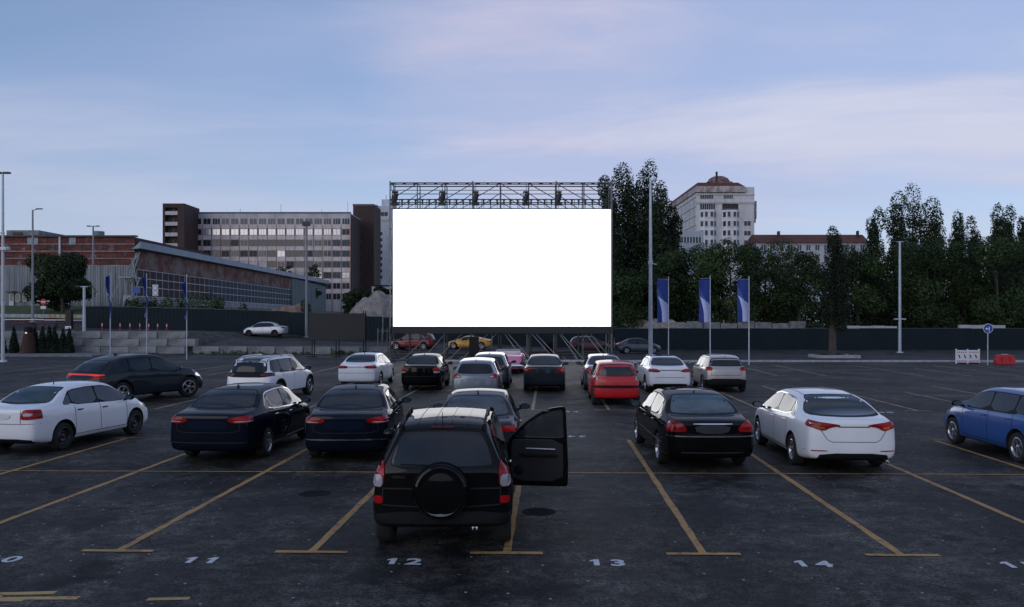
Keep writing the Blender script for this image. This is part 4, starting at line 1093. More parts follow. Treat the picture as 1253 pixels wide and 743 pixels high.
def poplar(x, y, z0, w, h, seed, label, n=5200, size=.46, low=.12, lobes=3, trunk=.3, group='tall poplars', name='poplar_tree', mats=None):
    h = h * .955; r = random.Random(seed); root = empty(name, (x, y, z0), 0, label, 'poplar tree', group); cl = []
    spires = [(0, 0, 1.0)] + [(r.uniform(-.3, .3) * w, r.uniform(-.3, .3) * w, r.uniform(.80, .96)) for _ in range(lobes - 1)]
    for sx_, sy_, sh in spires:
        m = 9
        for i in range(m):
            t = lerp(low, .96, i / (m - 1)); e = math.sin(math.pi * min(1, (t * .86 + .12))) ** .6; k = w * .36 * max(e, .62 if t > .5 else e) * r.uniform(.8, 1.15)
            cl.append((sx_ * (1 - t * .4) + r.uniform(-.14, .14) * w, sy_ + r.uniform(-.14, .14) * w, t * h * sh, k, k, h * .085 * r.uniform(.9, 1.3), r.choice((0, 0, 1))))
    for i in range(8):
        t = r.uniform(low, .7); a = r.uniform(0, 6.28); cl.append((math.cos(a) * w * .36, math.sin(a) * w * .36, t * h, w * .15, w * .15, h * .06, r.choice((0, 1))))
    leaves(cl, n, size, seed, mats or (LP, LP2), 'crown', root)
    t = MB(); t.path([(0, 0, -.5), (0, 0, h * .4), (0, 0, h * .9)], [trunk, trunk * .7, trunk * .2])
    for a, b, sh in spires[1:]: t.path([(0, 0, h * .15), (a, b, h * .35), (a * .8, b, h * sh * .85)], [trunk * .6, trunk * .4, trunk * .1], 6)
    t.build('trunk', BARK, root); return root
def tz(y, d): return pz(y, d)
K = 120.0
for i, (cx, w, ty, lab) in enumerate(((742, 26, 213, 'narrow dark poplar rising behind the right end of the screen truss'), (768, 40, 201, 'tall poplar just right of the screen, left of the tallest one'),
        (789, 36, 196, 'tallest poplar, beside the white floodlight mast'), (807, 32, 226, 'shorter poplar directly right of the white floodlight mast'), (820, 26, 250, 'low poplar just left of the pale apartment tower'))):
    d = 106 + i % 3 * 4; poplar(px(cx, d), d, 0, w / F * d * 1.3, tz(ty, d), 20 + i, lab, n=24000, size=.34, lobes=4, low=.05)
for i, (cx, w, ty, lab) in enumerate(((1074, 24, 256, 'lowest poplar at the left of the right poplar group'), (1094, 32, 232, 'poplar second from the left in the right group'), (1117, 34, 227, 'tallest poplar of the right group'),
        (1146, 32, 240, 'broad poplar right of the tallest one in the right group'), (1174, 24, 258, 'slim poplar near the middle of the right group'), (1190, 22, 264, 'small poplar in the dip of the right group'),
        (1220, 24, 250, 'poplar left of the last three at the right edge'), (1235, 20, 252, 'thin poplar second from the right edge'), (1250, 16, 266, 'thinnest poplar, at the right edge'))):
    d = 122 + i % 3 * 5; poplar(px(cx, d), d, 0, w / F * d * 1.3, tz(ty, d), 40 + i, lab, n=17000, size=.34, lobes=4, low=.05)
TR = ((762, 62, 330), (800, 70, 306), (846, 78, 300), (893, 66, 291), (936, 66, 296), (978, 60, 306), (1050, 66, 302), (1094, 70, 300), (1136, 76, 290), (1180, 72, 296), (1222, 70, 292), (1262, 80, 296))
where = ('under the tall poplars beside the screen', 'behind the white floodlight mast', 'behind the second blue banner', 'in front of the pale apartment tower', 'behind the third blue banner', 'left of the lone poplar',
         'right of the lone poplar', 'behind the slim lamp post', 'just right of the slim lamp post', 'behind the red and white barrier', 'behind the blue arrow sign', 'at the right edge')
for i, ((cx, w, ty), wh) in enumerate(zip(TR, where)):
    d = 98 + (i * 7 % 5) * 1.6; broad_tree(px(cx, d), d, 0, w / F * d * 1.28, tz(ty, d), 70 + i, f'dark broadleaved tree with a full crown, {wh}', n=13000, size=.30, mats=(L1, L2, L3) if i in (3, 4) else (L1, L3, L3), low=.1)
poplar(px(1019, 66.4), 66.4, -.1, 1.85, 10.4, 111, 'lone poplar with a bare lower trunk on the small kerbed island', n=16000, size=.15, low=.31, lobes=2, trunk=.24, group=None, mats=(LPD, LPD), name='poplar_tree')
mb = MB()
for i in range(5):
    a = i * 1.26; mb.path([(px(1019, 66.4) + .16 * math.cos(a), 66.4 + .16 * math.sin(a), -.2), (px(1019, 66.4) + .14 * math.cos(a), 66.4 + .14 * math.sin(a), 3.4)], [.17, .12], 6)
mb.build('trunk', BARK, None).name = 'trunk_tmp'
o = bpy.data.objects['trunk_tmp']; pr = [q for q in bpy.data.objects if q.get('label', '').startswith('lone poplar')][0]; o.parent = pr; o.name = 'lower_trunk'; o.matrix_parent_inverse = Matrix.Translation((-px(1019, 66.4), -66.4, .1))
broad_tree(px(77, 106), 106, 4.0, 8.6, 6.9, 130, 'round dark tree on the grass bank in front of the rust red hall', n=22000, size=.36, mats=(L3, L1, L3), low=.12, group=None)
# undergrowth and far woods nobody could count
def hedge(x0, x1, y, z0, h, seed, mats, n, size=.4, dpt=1.5):
    r = random.Random(seed); cl = []; x = x0
    while x < x1: k = r.uniform(.8, 1.6) * h * .45; cl.append((x, y + r.uniform(-dpt, dpt), z0 + h * r.uniform(.3, .62), k * 1.3, k, k * .9, r.choice((0, 0, 1)))); x += h * .3
    return leaves(cl, n, size, seed, mats, 'undergrowth')
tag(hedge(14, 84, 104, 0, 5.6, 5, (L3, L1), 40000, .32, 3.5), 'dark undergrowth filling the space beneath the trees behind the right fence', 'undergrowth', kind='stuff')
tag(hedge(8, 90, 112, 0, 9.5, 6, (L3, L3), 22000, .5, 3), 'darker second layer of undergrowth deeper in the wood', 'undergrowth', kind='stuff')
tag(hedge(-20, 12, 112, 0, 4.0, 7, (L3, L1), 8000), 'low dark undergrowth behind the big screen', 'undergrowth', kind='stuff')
for i, (cx, w, ty, d) in enumerate(((158, 16, 366, 96), (168, 18, 361, 96), (186, 20, 362, 97), (200, 20, 361, 96), (224, 30, 360, 98), (250, 34, 358, 98), (266, 20, 361, 97), (300, 18, 371, 97), (374, 12, 366, 97), (712, 14, 395, 96))):
    x = px(cx, d); z0 = zg(x, d); h = tz(ty, d) - z0; r = random.Random(i); cl = []
    for k in range(7): a = r.uniform(0, 6.28); cl.append((r.uniform(-.3, .3) * w / F * d, r.uniform(-.5, .5), h * r.uniform(.25, .8), w / F * d * .3, .6, h * .26, r.choice((0, 1, 2))))
    o = leaves(cl, 900, .26, 200 + i, (L1, L2, L3), 'bush'); o.location = (x, d, z0)
    tag(o, f'green bush above the left fence, {("first","second","third","fourth","fifth","sixth","seventh","eighth","ninth")[i] if i < 9 else ""} from the left' if i < 9 else 'small green bush seen under the big screen', 'bush', 'bushes behind the fence')
for i, (cx, w, ty, d) in enumerate(((433, 20, 352, 150), (450, 18, 355, 150), (465, 18, 349, 150), (476, 14, 352, 150), (341, 14, 321, 250), (352, 12, 320, 250), (383, 15, 320, 235), (428, 16, 362, 140))):
    x = px(cx, d); h = tz(ty, d)
    broad_tree(x, d, 0, w / F * d * 1.3, h, 300 + i, ('bushy dark tree left of the sand heap', 'dark tree over the left part of the sand heap', 'dark tree over the top of the sand heap', 'dark tree beside the left edge of the screen', 'small treetop above the long hall roof, leftmost of three', 'small treetop above the long hall roof, middle of three', 'taller treetop above the long hall roof, rightmost of three', 'low dark tree at the foot of the grey office block')[i], n=2200, size=.5, mats=(L3, L1, L3), group='trees before the office block', low=.3)
# clipped conifers in front of the retaining wall
for i, (cx, h) in enumerate(((2, 2.0), (17, 2.1), (43, 2.1), (52, 2.15), (60, 2.2), (67, 2.2), (77, 1.95), (85, 2.0))):
    d = 69.6; r = random.Random(i); cl = [(r.uniform(-.03, .03), 0, h * t, .42 * (1 - t) ** .8 + .05, .42 * (1 - t) ** .8 + .05, .22, 0) for t in (.1, .2, .3, .42, .54, .66, .78, .9, .97)]
    root = empty('conifer', (px(cx, d), d, .1), 0, f'small dark cone-shaped conifer before the concrete blocks, {("at the left edge","second from the left edge","directly right of the brown cone","fourth of the row","fifth of the row","sixth of the row","second from the right end of the row","at the right end of the row")[i]}', 'conifer', 'row of small conifers')
    leaves(cl, 3200, .13, 500 + i, (leafmat('conifer_leaf', (.012, .026, .014)) if i == 0 else bpy.data.materials['conifer_leaf'],), 'foliage', root, .6)
    t = MB(); t.tube((0, 0, -.1), (0, 0, .4), .04); t.build('trunk', BARK, root)
# weeds
r = random.Random(9); cl = []
for i in range(26):
    x = r.uniform(-27, -9.5); cl.append((x, 70.3 + (x + 27) * -.06 - r.uniform(0, .3), .12, r.uniform(.1, .35), .15, r.uniform(.1, .28), r.choice((0, 1))))
for i in range(10): cl.append((r.uniform(24.4, 27), r.uniform(65.3, 67.3), .1, .25, .2, .12, 1))
tag(leaves(cl, 2600, .12, 9, (L2, L1), 'weeds'), 'weeds along the foot of the low concrete blocks and on the tree island', 'weeds', kind='stuff')
gb = MB(); V = []; n1, n2 = 40, 8
for j in range(n2 + 1):
    for i in range(n1 + 1): x = lerp(-72, -41, i / n1); y = lerp(101, 116, j / n2); V.append((x, y, zg(x, y) + .05 + .06 * random.Random(i * 31 + j).random()))
gb.add(V, [(j * (n1 + 1) + i, j * (n1 + 1) + i + 1, (j + 1) * (n1 + 1) + i + 1, (j + 1) * (n1 + 1) + i) for j in range(n2) for i in range(n1)], 0, True)
tag(gb.build('grass_bank', plain('rough_grass', (.05, .07, .022), .95, var=.5, scale=.8)), kind='structure')
# ------------------------------------------------------------------ buildings
def streak_mat(name, col, col2, sc=(1, 1, .15), n=.5, rough=.85, lo=.42, hi=.62, bmp=0):
    m, nt, b = new_mat(name); v = coords(nt, sc); f = noise(nt, v, n, 8, .7); f2 = noise(nt, coords(nt), n * 6, 5, .7)
    c = ramp(nt, f, [(lo, col), (hi, col2)]).outputs[0]
    c = mixc(nt, .7, c, ramp(nt, f2, [(.3, (.68, .68, .68)), (.7, (1.25, 1.25, 1.25))]).outputs[0], 'MULTIPLY')
    nt.links.new(c, b.inputs['Base Color']); b.inputs['Roughness'].default_value = rough
    return m
BGL = glass_tint('window_glass', (.03, .035, .045), .06)
BGL2 = glass_tint('dark_open_window', (.008, .008, .010), .5)
BGS = plain('sky_painted_pane', (.62, .60, .60), .25, .6, var=.1)  # bright sky reflection put into the pane's base colour
FRM = plain('white_window_frame', (.5, .5, .52), .6)
PINK_C = streak_mat('pinkish_panel', (.64, .55, .54), (.48, .41, .40), n=.25)
GREY_C = streak_mat('grey_panel', (.52, .51, .53), (.38, .37, .39), n=.25)
BROWN = streak_mat('brown_brick', (.060, .036, .034), (.040, .026, .026), n=.4)
RUSTJ = plain('rust_joint', (.26, .12, .08), .9)
def window(parent, x, y, z, w, h, glass, mull=1, sill=False, frame=FRM, nrm=-1, ax='x', t=.08):
    """frame mesh with its pane as a child; wall faces -y (ax x) or +x (ax y)"""
    f = MB(); g = MB(); e = .09
    def bx(mb, a0, a1, z0, z1, d0, d1):
        if ax == 'x': mb.b2(x + a0, x + a1, y + nrm * d0, y + nrm * d1, z0, z1)
        else: mb.b2(x + nrm * d0, x + nrm * d1, y + a0, y + a1, z0, z1)
    bx(f, -w / 2, w / 2, z - h / 2, z - h / 2 + e, .01, t); bx(f, -w / 2, w / 2, z + h / 2 - e, z + h / 2, .01, t)
    for k in range(mull + 2):
        a = -w / 2 + (w - e) * k / (mull + 1); bx(f, a, a + e, z - h / 2 + e, z + h / 2 - e, .01, t)
    if sill: bx(f, -w / 2 - .1, w / 2 + .1, z - h / 2 - .1, z - h / 2, .01, t + .12)
    o = f.build('window', frame, parent); bx(g, -w / 2 + .02, w / 2 - .02, z - h / 2 + .02, z + h / 2 - .02, .004, .03); g.build('pane', glass, o); return o
# grey office block
D = 257.0; x0, x1 = px(225, D), px(429, D); ztop = pz(261, D); bw = (x1 - x0) / 18
B = empty('office_block', ((x0 + x1) / 2, D, 0), 0, 'long grey and pink panel office block with rows of windows, some panes open or missing', 'office block'); ox, oy = B.location.x, D
w = MB(); w.b2(x0 - ox, x1 - ox, 0, 15, 0, ztop); w.build('wall', GREY_C, B)
sd = MB(); sd.b2(x1 - ox + .003, x1 - ox + .25, .003, 15, 0, ztop - .4); sd.build('side_wall', BROWN, B)
rowz = [pz(y, D) for y in (271, 284, 297.5, 310.5, 323.7, 337, 350, 363)]; bands = MB(); jo = MB()
for k, z in enumerate(rowz[:7]):
    if k: bands.b2(x0 - ox, x1 - ox, -.12, -.002, (z + rowz[k - 1]) / 2 - .62, (z + rowz[k - 1]) / 2 + .62)
bands.b2(x0 - ox, x1 - ox, -.12, -.002, rowz[7] + 1.0, rowz[6] - 1.03)
bands.build('spandrel_bands', PINK_C, B)
for i in range(19): jo.b2(x0 - ox + i * bw - .09, x0 - ox + i * bw + .09, -.16, -.121, 0, rowz[0] - 1.1)
jo.build('vertical_joints', RUSTJ, B)
par = MB(); par.b2(x0 - ox - .1, x1 - ox + .1, -.25, .3, ztop, ztop + .35); par.build('parapet', streak_mat('dark_parapet', (.12, .12, .13), (.08, .08, .09)), B)
r = random.Random(3); nw = 0
for k, z in enumerate(rowz):
    for i in range(18):
        xc = x0 + (i + .5) * bw; pc = CX + xc / D * F
        if k == 4 and pc < 330 or k == 5 and pc < 368 or k >= 6 and pc < 395: continue
        if nw >= 98: continue
        g = BGL
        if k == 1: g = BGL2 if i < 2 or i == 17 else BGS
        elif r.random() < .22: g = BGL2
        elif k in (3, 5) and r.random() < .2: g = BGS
        window(B, xc - ox, 0, z, bw * .84, 1.95, g, 1 if r.random() < .7 else 2, frame=FRM if k in (0, 7) or r.random() < .25 else plain('dull_window_frame', (.16, .16, .17), .7), t=.06); nw += 1
ro = MB()
for a, h in ((.3, 1.2), (.55, 2.6), (.8, .9), (.96, 3.4)): ro.tube(((x1 - x0) * (a - .5), 6, ztop), ((x1 - x0) * (a - .5), 6, ztop + h + 1), .05, n=5)
ro.build('roof_mast', BLK, B)
# brown stair tower with balconies
Dt = 246.0; a, b = px(199, Dt), px(225.5, Dt); zt = pz(249, Dt); T = empty('stair_tower', ((a + b) / 2, Dt, 0), 0, 'dark brown stair tower with stacked balconies at the left end of the grey office block', 'tower'); ox = (a + b) / 2
m = MB(); m.b2(a - ox, b - ox, 1.5, 12, 0, zt); m.b2(a - ox, a - ox + .7, 0, 1.497, 0, zt); m.b2(b - ox - 2.0, b - ox, 0, 1.497, 0, zt); m.b2(a - ox + .7, b - ox - 2.0, 0, 1.497, zt - 1.2, zt); m.build('wall', BROWN, T)
for k in range(8):
    z = pz(262.5 + k * 13.1, Dt)
    s = MB(); s.b2(a - ox + .703, b - ox - 2.003, 0.01, 1.49, z - .12, z + .05); s.b2(a - ox + .703, b - ox - 2.003, .02, .10, z + .05, z + .95); s.build('balcony', GREY_C, T)
    s = MB(); s.b2(a - ox + .9, a - ox + 1.5, 1.40, 1.49, z + .06, z + 2.0); s.b2(a - ox + 2.3, a - ox + 3.1, 1.40, 1.49, z + .06, z + 2.1); s.build('balcony_opening', BGL2, T)
# brown brick tower at the right
Dt = 274.0; a, b = px(432, Dt), px(457.5, Dt); zt = pz(252, Dt); T = empty('brick_tower', ((a + b) / 2, Dt, 0), 0, 'plain dark brown brick tower at the right end of the grey office block', 'tower'); ox = (a + b) / 2
m = MB(); m.b2(a - ox, b - ox, 0, 14, 0, zt); m.build('wall', BROWN, T); m = MB(); m.b2(a - ox - .1, b - ox + .1, -.1, 14.1, zt, zt + .6); m.build('roof_edge', streak_mat('dark_parapet', (.12, .12, .13), (.08, .08, .09)), T)
for i in range(7):
    window(T, a - ox + 1.9, 0, pz(270 + i * 13.1, Dt), 1.5, 1.5, BGL2 if i % 2 else BGL, 1, frame=plain('dull_window_frame', (.16, .16, .17), .7))
# white stepped tower
Dt = 300.0; T = empty('white_tower', (px(470, Dt), Dt, 0), 0, 'pale blue-white tower block between the brown tower and the screen', 'tower block'); ox = px(470, Dt)
WT = streak_mat('white_render', (.52, .55, .60), (.40, .43, .48), n=.3)
m = MB(); m.b2(px(458, Dt) - ox, px(483, Dt) - ox, 0, 14, 0, pz(252, Dt)); m.b2(px(466, Dt) - ox, px(480, Dt) - ox, 2, 12, pz(252, Dt), pz(243, Dt)); m.b2(px(460, Dt) - ox, px(476, Dt) - ox, -3, -.003, 0, pz(352, Dt)); m.build('wall', WT, T)
m = MB(); m.b2(px(461, Dt) - ox, px(476, Dt) - ox, -.3, -.002, pz(270, Dt), pz(267, Dt)); m.build('ledge', GREY_C, T)
m = MB(); m.b2(px(456.5, Dt) - ox, px(462, Dt) - ox, -.6, -.003, 0, pz(251, Dt)); m.build('grey_fin', streak_mat('grey_fin_panel', (.16, .17, .21), (.12, .13, .16)), T)
for i in range(8): window(T, px(464.5, Dt) - ox, 0, pz(286 + i * 7.6, Dt), 2.0, 1.3, BGL, 1)
window(T, px(468, Dt) - ox, 0, pz(262, Dt), 4, 1.6, BGL, 2)
m = MB(); m.tube((0, 5, pz(243, Dt)), (0, 5, pz(236, Dt)), .08); m.build('roof_mast', BLK, T)
m = MB(); m.b2(px(455, 200), px(482, 200), 200, 206, 0, pz(350, 200)); o = m.build('low_white_building', WT); tag(o, 'low white building over the sand heap, at the foot of the pale tower', 'building')
m = MB(); m.b2(px(454, 200), px(483, 200), 199.5, 206.5, pz(350, 200), pz(349, 200)); m.build('roof', BLK, o)

# rust red hall (front) and long hall with ribbon windows
RUST = streak_mat('rusty_red_panels', (.21, .050, .034), (.085, .045, .045), (1, 1, .6), .45, lo=.45, hi=.60)
m_, nt_, b_ = new_mat('peeling_rust_red'); v_ = coords(nt_, (1, 1, 1)); f_ = noise(nt_, v_, .55, 9, .72); f3 = noise(nt_, coords(nt_, (.25, 1, 2.5)), 1.0, 6, .7)
c_ = ramp(nt_, f_, [(.40, (.050, .036, .040)), (.48, (.15, .036, .026)), (.55, (.10, .028, .024)), (.60, (.20, .17, .17))]).outputs[0]
c_ = mixc(nt_, .75, c_, ramp(nt_, f3, [(.42, (.45, .45, .45)), (.58, (1.3, 1.3, 1.3))]).outputs[0], 'MULTIPLY'); nt_.links.new(c_, b_.inputs['Base Color']); b_.inputs['Roughness'].default_value = .85
RUST = m_
CORR = streak_mat('weathered_corrugated_metal', (.18, .205, .23), (.09, .105, .125), (1, 1, .06), 1.6, .5, .42, .60); CORR.node_tree.nodes['Principled BSDF'].inputs['Metallic'].default_value = .4
DH = 122.0; H0 = empty('industrial_hall', (px(80, DH), DH, 0), 0, 'industrial hall with peeling rust red upper panels over pale corrugated metal', 'industrial hall'); ox = px(80, DH)
a, b = px(-90, DH), px(165, DH); z1 = pz(290, DH); z2 = pz(325, DH)
m = MB(); m.b2(a - ox, b - ox, .3, 30, 0, z1 - .05); m.build('core_wall', BROWN, H0)
m = MB(); q = 4; seg = 12
for i in range(seg):
    for j in range(q):
        m.b2(a - ox + (b - a) * i / seg, a - ox + (b - a) * (i + 1) / seg - .05, -.02 * ((i + j) % 2), .295, lerp(z2, z1, j / q) + .03, lerp(z2, z1, (j + 1) / q) - .03)
m.build('rust_panels', RUST, H0)
m = MB()
for j in range(4): m.b2(a - ox, b - ox, -.05, -.022, lerp(z2, z1, j / 4) - .07, lerp(z2, z1, j / 4) + .07)
m.build('pale_joints', plain('pale_joint', (.24, .21, .21), .9, var=.5, scale=.8), H0)
m = MB(); V = []; n = 330
for i in range(n + 1):
    x = lerp(a, b, i / n) - ox; y = -.03 if (i // 2) % 2 else .0; V += [(x, y, 2.5), (x, y, z2)]
m.add(V, [(2 * i, 2 * i + 2, 2 * i + 3, 2 * i + 1) for i in range(n)]); m.build('corrugated_wall', CORR, H0)
m = MB(); m.b2(px(73, DH) - ox, px(75, DH) - ox, -.3, -.06, z2 + 1.0, z1 + .2); m.build('pale_pilaster', WT, H0)
for p0, p1 in ((34, 47), (85, 93)):
    m = MB(); m.b2(px(p0, DH) - ox, px(p1, DH) - ox, -.12, -.045, pz(299.5, DH), pz(291, DH)); m.build('pale_repair_panel', plain('faded_blue_panel', (.26, .30, .36), .7, var=.3), H0)
m = MB(); m.b2(a - ox, b - ox + .3, -.35, .4, z1, z1 + .22); m.build('roof_edge', plain('dark_flashing', (.06, .05, .055), .7), H0)
m = MB(); m.b2(px(12, DH) - ox, px(17.5, DH) - ox, -.2, -.09, 4.6, pz(359, DH)); dr = m.build('door', FRM, H0); m = MB(); m.b2(px(13.2, DH) - ox, px(16.5, DH) - ox, -.22, -.203, 5.6, pz(360.5, DH)); m.build('door_glass', BGL, dr)
window(H0, px(24, DH) - ox, -.08, pz(364.5, DH), 1.0, 1.1, BGL, 0); window(H0, px(29, DH) - ox, -.08, pz(364.5, DH), 1.0, 1.1, BGL, 0)
m = MB(); m.b2(px(9, DH) - ox, px(20, DH) - ox, -1.0, -.09, pz(358, DH), pz(356.5, DH)); m.build('door_canopy', plain('green_canopy', (.05, .13, .09), .7), H0)
st = MB()                                               # braced steel stair at the corner
for p0, y0, p1, y1 in ((163, 345, 172, 310), (166, 345, 175, 312), (160, 372, 160, 340), (167, 374, 167, 340), (153, 372, 153, 342), (140, 372, 153, 345), (169, 362, 176, 340), (163, 330, 176, 310), (168, 318, 172, 345)):
    st.tube((px(p0, DH) - ox, -1.6, pz(y0, DH)), (px(p1, DH) - ox, -1.3, pz(y1, DH)), .11, n=5)
st.b2(px(152, DH) - ox, px(168, DH) - ox, -2, -.3, pz(341, DH), pz(339.5, DH)); st.b2(px(158, DH) - ox, px(168, DH) - ox, -1.9, -.3, 3, pz(362, DH)); st.build('steel_stair', plain('pale_steel', (.28, .31, .34), .6, .3, var=.3), H0)
# long hall
XW = -55.1; Y0, Y1 = 122.6, 246.0; LH = empty('long_hall', (XW, Y0, 0), 0, 'long workshop hall with white-framed ribbon windows and a blue-grey metal roof edge', 'industrial hall')
YM = 208.0
m = MB(); m.b2(-40, -.3, .6, Y1 - Y0, 0, 13.1); m.build('core_wall', BROWN, LH)
m = MB(); n = 14
for i in range(n): m.b2(-.297, .02 * (i % 2), (YM - Y0) * i / n, (YM - Y0) * (i + 1) / n - .06, 10.35, 13.1)
m.build('rust_panels', streak_mat('faded_rust_panels', (.13, .045, .035), (.21, .17, .155), (1, .6, .8), .5, lo=.42, hi=.58), LH)
m = MB(); n = 14
for i in range(n): m.b2(-.297, .04 + .02 * (i % 2), (YM - Y0) * i / n, (YM - Y0) * (i + 1) / n - .05, 0, 6.2)
m.build('plinth_panels', streak_mat('pale_plinth', (.30, .32, .35), (.20, .215, .24), n=.4), LH)
m = MB(); m.b2(-.29, -.1, 0, YM - Y0, 6.2, 10.35); g = m.build('ribbon_window', glass_tint('hall_glass', (.045, .065, .085), .6, .08), LH)
m = MB(); n = 38
for i in range(n + 1):
    y = (YM - Y0) * i / n; t = .07 if i % 4 else .14
    m.b2(-.098, -.07, y - t / 2, y + t / 2, 6.2, 10.35)
for z in (6.3, 7.7, 9.0, 10.25): m.b2(-.095, -.06, 0, YM - Y0, z - .06, z + .06)
m.build('window_frame', plain('pale_frame', (.42, .46, .52), .6, var=.25), g)
m = MB(); V = []; n = 100
for i in range(n + 1):
    y = lerp(YM - Y0 + .05, Y1 - Y0, i / n); x = .25 if (i // 2) % 2 else .1; V += [(x, y, 0), (x, y, 13.2 - .8 * (i / n))]
m.add(V, [(2 * i, 2 * i + 2, 2 * i + 3, 2 * i + 1) for i in range(n)]); m.build('corrugated_end', plain('blue_grey_sheet', (.09, .13, .15), .5, .3), LH)
m = MB(); m.add([(1.0, -1.2, 13.25), (1.0, Y1 - Y0 + 1, 13.25), (1.0, Y1 - Y0 + 1, 14.25), (1.0, -1.2, 14.25), (-14, 32, 14.2), (-14, Y1 - Y0 + 1, 14.35), (-.3, -1.2, 13.12), (-.3, Y1 - Y0 + 1, 13.12)], [(0, 1, 2, 3), (3, 2, 5, 4), (0, 6, 7, 1), (6, 0, 3)])
m.build('roof', streak_mat('blue_grey_roof_sheet', (.20, .28, .38), (.15, .21, .29), n=.5, rough=.45), LH)
# far left low block and tank
m = MB(); m.b2(px(-10, 165), px(47, 165), 165, 180, 0, pz(288, 165)); m.b2(px(6, 165), px(46, 165), 165.5, 175, pz(288, 165) + .003, pz(281.5, 165)); o = m.build('low_block', CONC); tag(o, 'low concrete block showing over the roof of the rust red hall', 'building')
for p0, p1 in ((14, 25), (0, 4)): m = MB(); m.b2(px(p0, 165), px(p1, 165), 165.2, 165.45, pz(286.8, 165), pz(284, 165)); m.build('window', BGL2, o)
m = MB(); m.lathe([(.001, pz(283, 150)), (.93, pz(283.3, 150)), (.93, 12)], (0, 0, 0), 'z', 24); o = m.build('roof_tank', plain('grey_green_tank', (.14, .18, .19), .6)); o.location = (px(121, 150), 150, 0); tag(o, 'round grey-green tank rising above the rust red hall', 'tank')

# pale apartment tower
WA = streak_mat('weathered_white_wall', (.58, .57, .58), (.40, .385, .39), (1, 1, .25), .45, lo=.45, hi=.68); REDB = streak_mat('red_brown_tiles', (.13, .042, .034), (.075, .03, .028), n=.6)
DA = 260.0; s = DA / F; T = empty('apartment_tower', (px(886, DA), DA, 0), 0, 'pale weathered apartment tower with bay windows and a red-brown domed roof', 'apartment building'); ox = px(886, DA)
def X(p): return px(p, DA) - ox
ZT = pz(236, DA); dpt = 46
m = MB(); m.b2(X(852), X(923), 0, dpt, 0, ZT); m.b2(X(911), X(923), -.01, 8, ZT, pz(229, DA)); m.build('wall', WA, T)
m = MB(); m.add([(X(850.5), -1, ZT + .1), (X(912), -1, ZT + .1), (X(912), dpt, ZT + .1), (X(850.5), dpt, ZT + .1), (X(852), -.6, pz(228, DA)), (X(911), -.6, pz(228, DA)), (X(911), dpt, pz(228, DA)), (X(852), dpt, pz(228, DA))], [(0, 1, 5, 4), (1, 2, 6, 5), (2, 3, 7, 6), (3, 0, 4, 7), (4, 5, 6, 7), (0, 3, 2, 1)])
m.build('upper_cornice', streak_mat('stained_white_wall', (.42, .38, .37), (.16, .09, .08), (1, 1, .5), .6), T)
m = MB(); m.add([(X(852.5), -.5, pz(228, DA) + .05), (X(910), -.5, pz(228, DA) + .05), (X(910), dpt, pz(228, DA) + .05), (X(852.5), dpt, pz(228, DA) + .05), (X(854.5), .8, pz(223, DA)), (X(904), .8, pz(223, DA)), (X(904), dpt, pz(223, DA)), (X(854.5), dpt, pz(223, DA))], [(0, 1, 5, 4), (1, 2, 6, 5), (2, 3, 7, 6), (3, 0, 4, 7), (4, 5, 6, 7)]); m.build('roof', REDB, T)
m = MB(); m.lathe([(3.9, 0), (3.6, .9), (2.9, 1.9), (1.8, 2.5), (.001, 2.75)], (X(884), 5, pz(223, DA)), 'z', 16, smooth=False); m.b2(X(868), X(899), 2.5, 8, pz(223, DA), pz(220.5, DA)); dm = m.build('roof_dome', streak_mat('mottled_roof', (.12, .05, .045), (.28, .22, .21), (1, 1, 1), .9), T)
m = MB(); m.b2(X(877.5), X(879.7), 1.5, 2.1, pz(223, DA), pz(209, DA)); m.build('chimney', BROWN, T)
m = MB()
for y_ in (238, 247, 248.5): m.b2(X(851.5), X(923.3), -.35, -.004, pz(y_, DA) - .18, pz(y_, DA) + .12)
m.build('cornice', WA, T)
for p0, p1 in ((856.5, 873), (885, 897)): window(T, X((p0 + p1) / 2), 0, pz(241, DA), (p1 - p0) * s, 1.35, BGL, 5)
for p0, p1 in ((856.5, 875), (884, 903)):
    m = MB(); m.b2(X(p0), X(p1), -.06, -.003, pz(256.5, DA), pz(248.5, DA)); o = m.build('loggia', BGL2, T); m = MB()
    for k in range(8): q = X(p0) + (X(p1) - X(p0)) * k / 7; m.b2(q - .06, q + .06, -.14, -.064, pz(256.5, DA), pz(248.8, DA))
    m.b2(X(p0), X(p1), -.3, -.145, pz(257.2, DA), pz(255.0 if p0 > 880 else 256.6, DA)); m.build('loggia_frame', plain('dark_rail', (.08, .07, .08), .7) if p0 > 880 else FRM, o)
for p0, p1 in ((856, 876.5), (883.5, 904.5)):
    m = MB(); c = (p1 - p0) * .22; zb0, zb1 = 0, pz(257.5, DA)
    P4 = [(X(p0), -.003), (X(p0 + c), -1.5), (X(p1 - c), -1.5), (X(p1), -.003)]
    m.add([(x, y, z) for z in (zb0, zb1) for x, y in P4], [(0, 1, 5, 4), (1, 2, 6, 5), (2, 3, 7, 6), (4, 5, 6, 7)]); m.build('bay', plain('bay_white', (.62, .62, .65), .7, var=.18, scale=.8), T)
    for k in range(6):
        z = pz(263 + 11.3 * k, DA)
        for q in (p0 + c + 2.4, p1 - c - 2.4): window(T, X(q), -1.5, z, 1.0, 1.7, BGL, 0, sill=True)
        # slanted bay faces
        for a_, b_ in ((P4[0], P4[1]), (P4[3], P4[2])):
            mx, my = (a_[0] + b_[0]) / 2, (a_[1] + b_[1]) / 2; an = math.atan2(b_[1] - a_[1], b_[0] - a_[0]); mb = MB(); mb.box((mx - (.03 if a_ is P4[0] else -.03), my - .03, z), (1.0, .06, 1.6), 0, an); mb.build('side_pane', BGL, T)
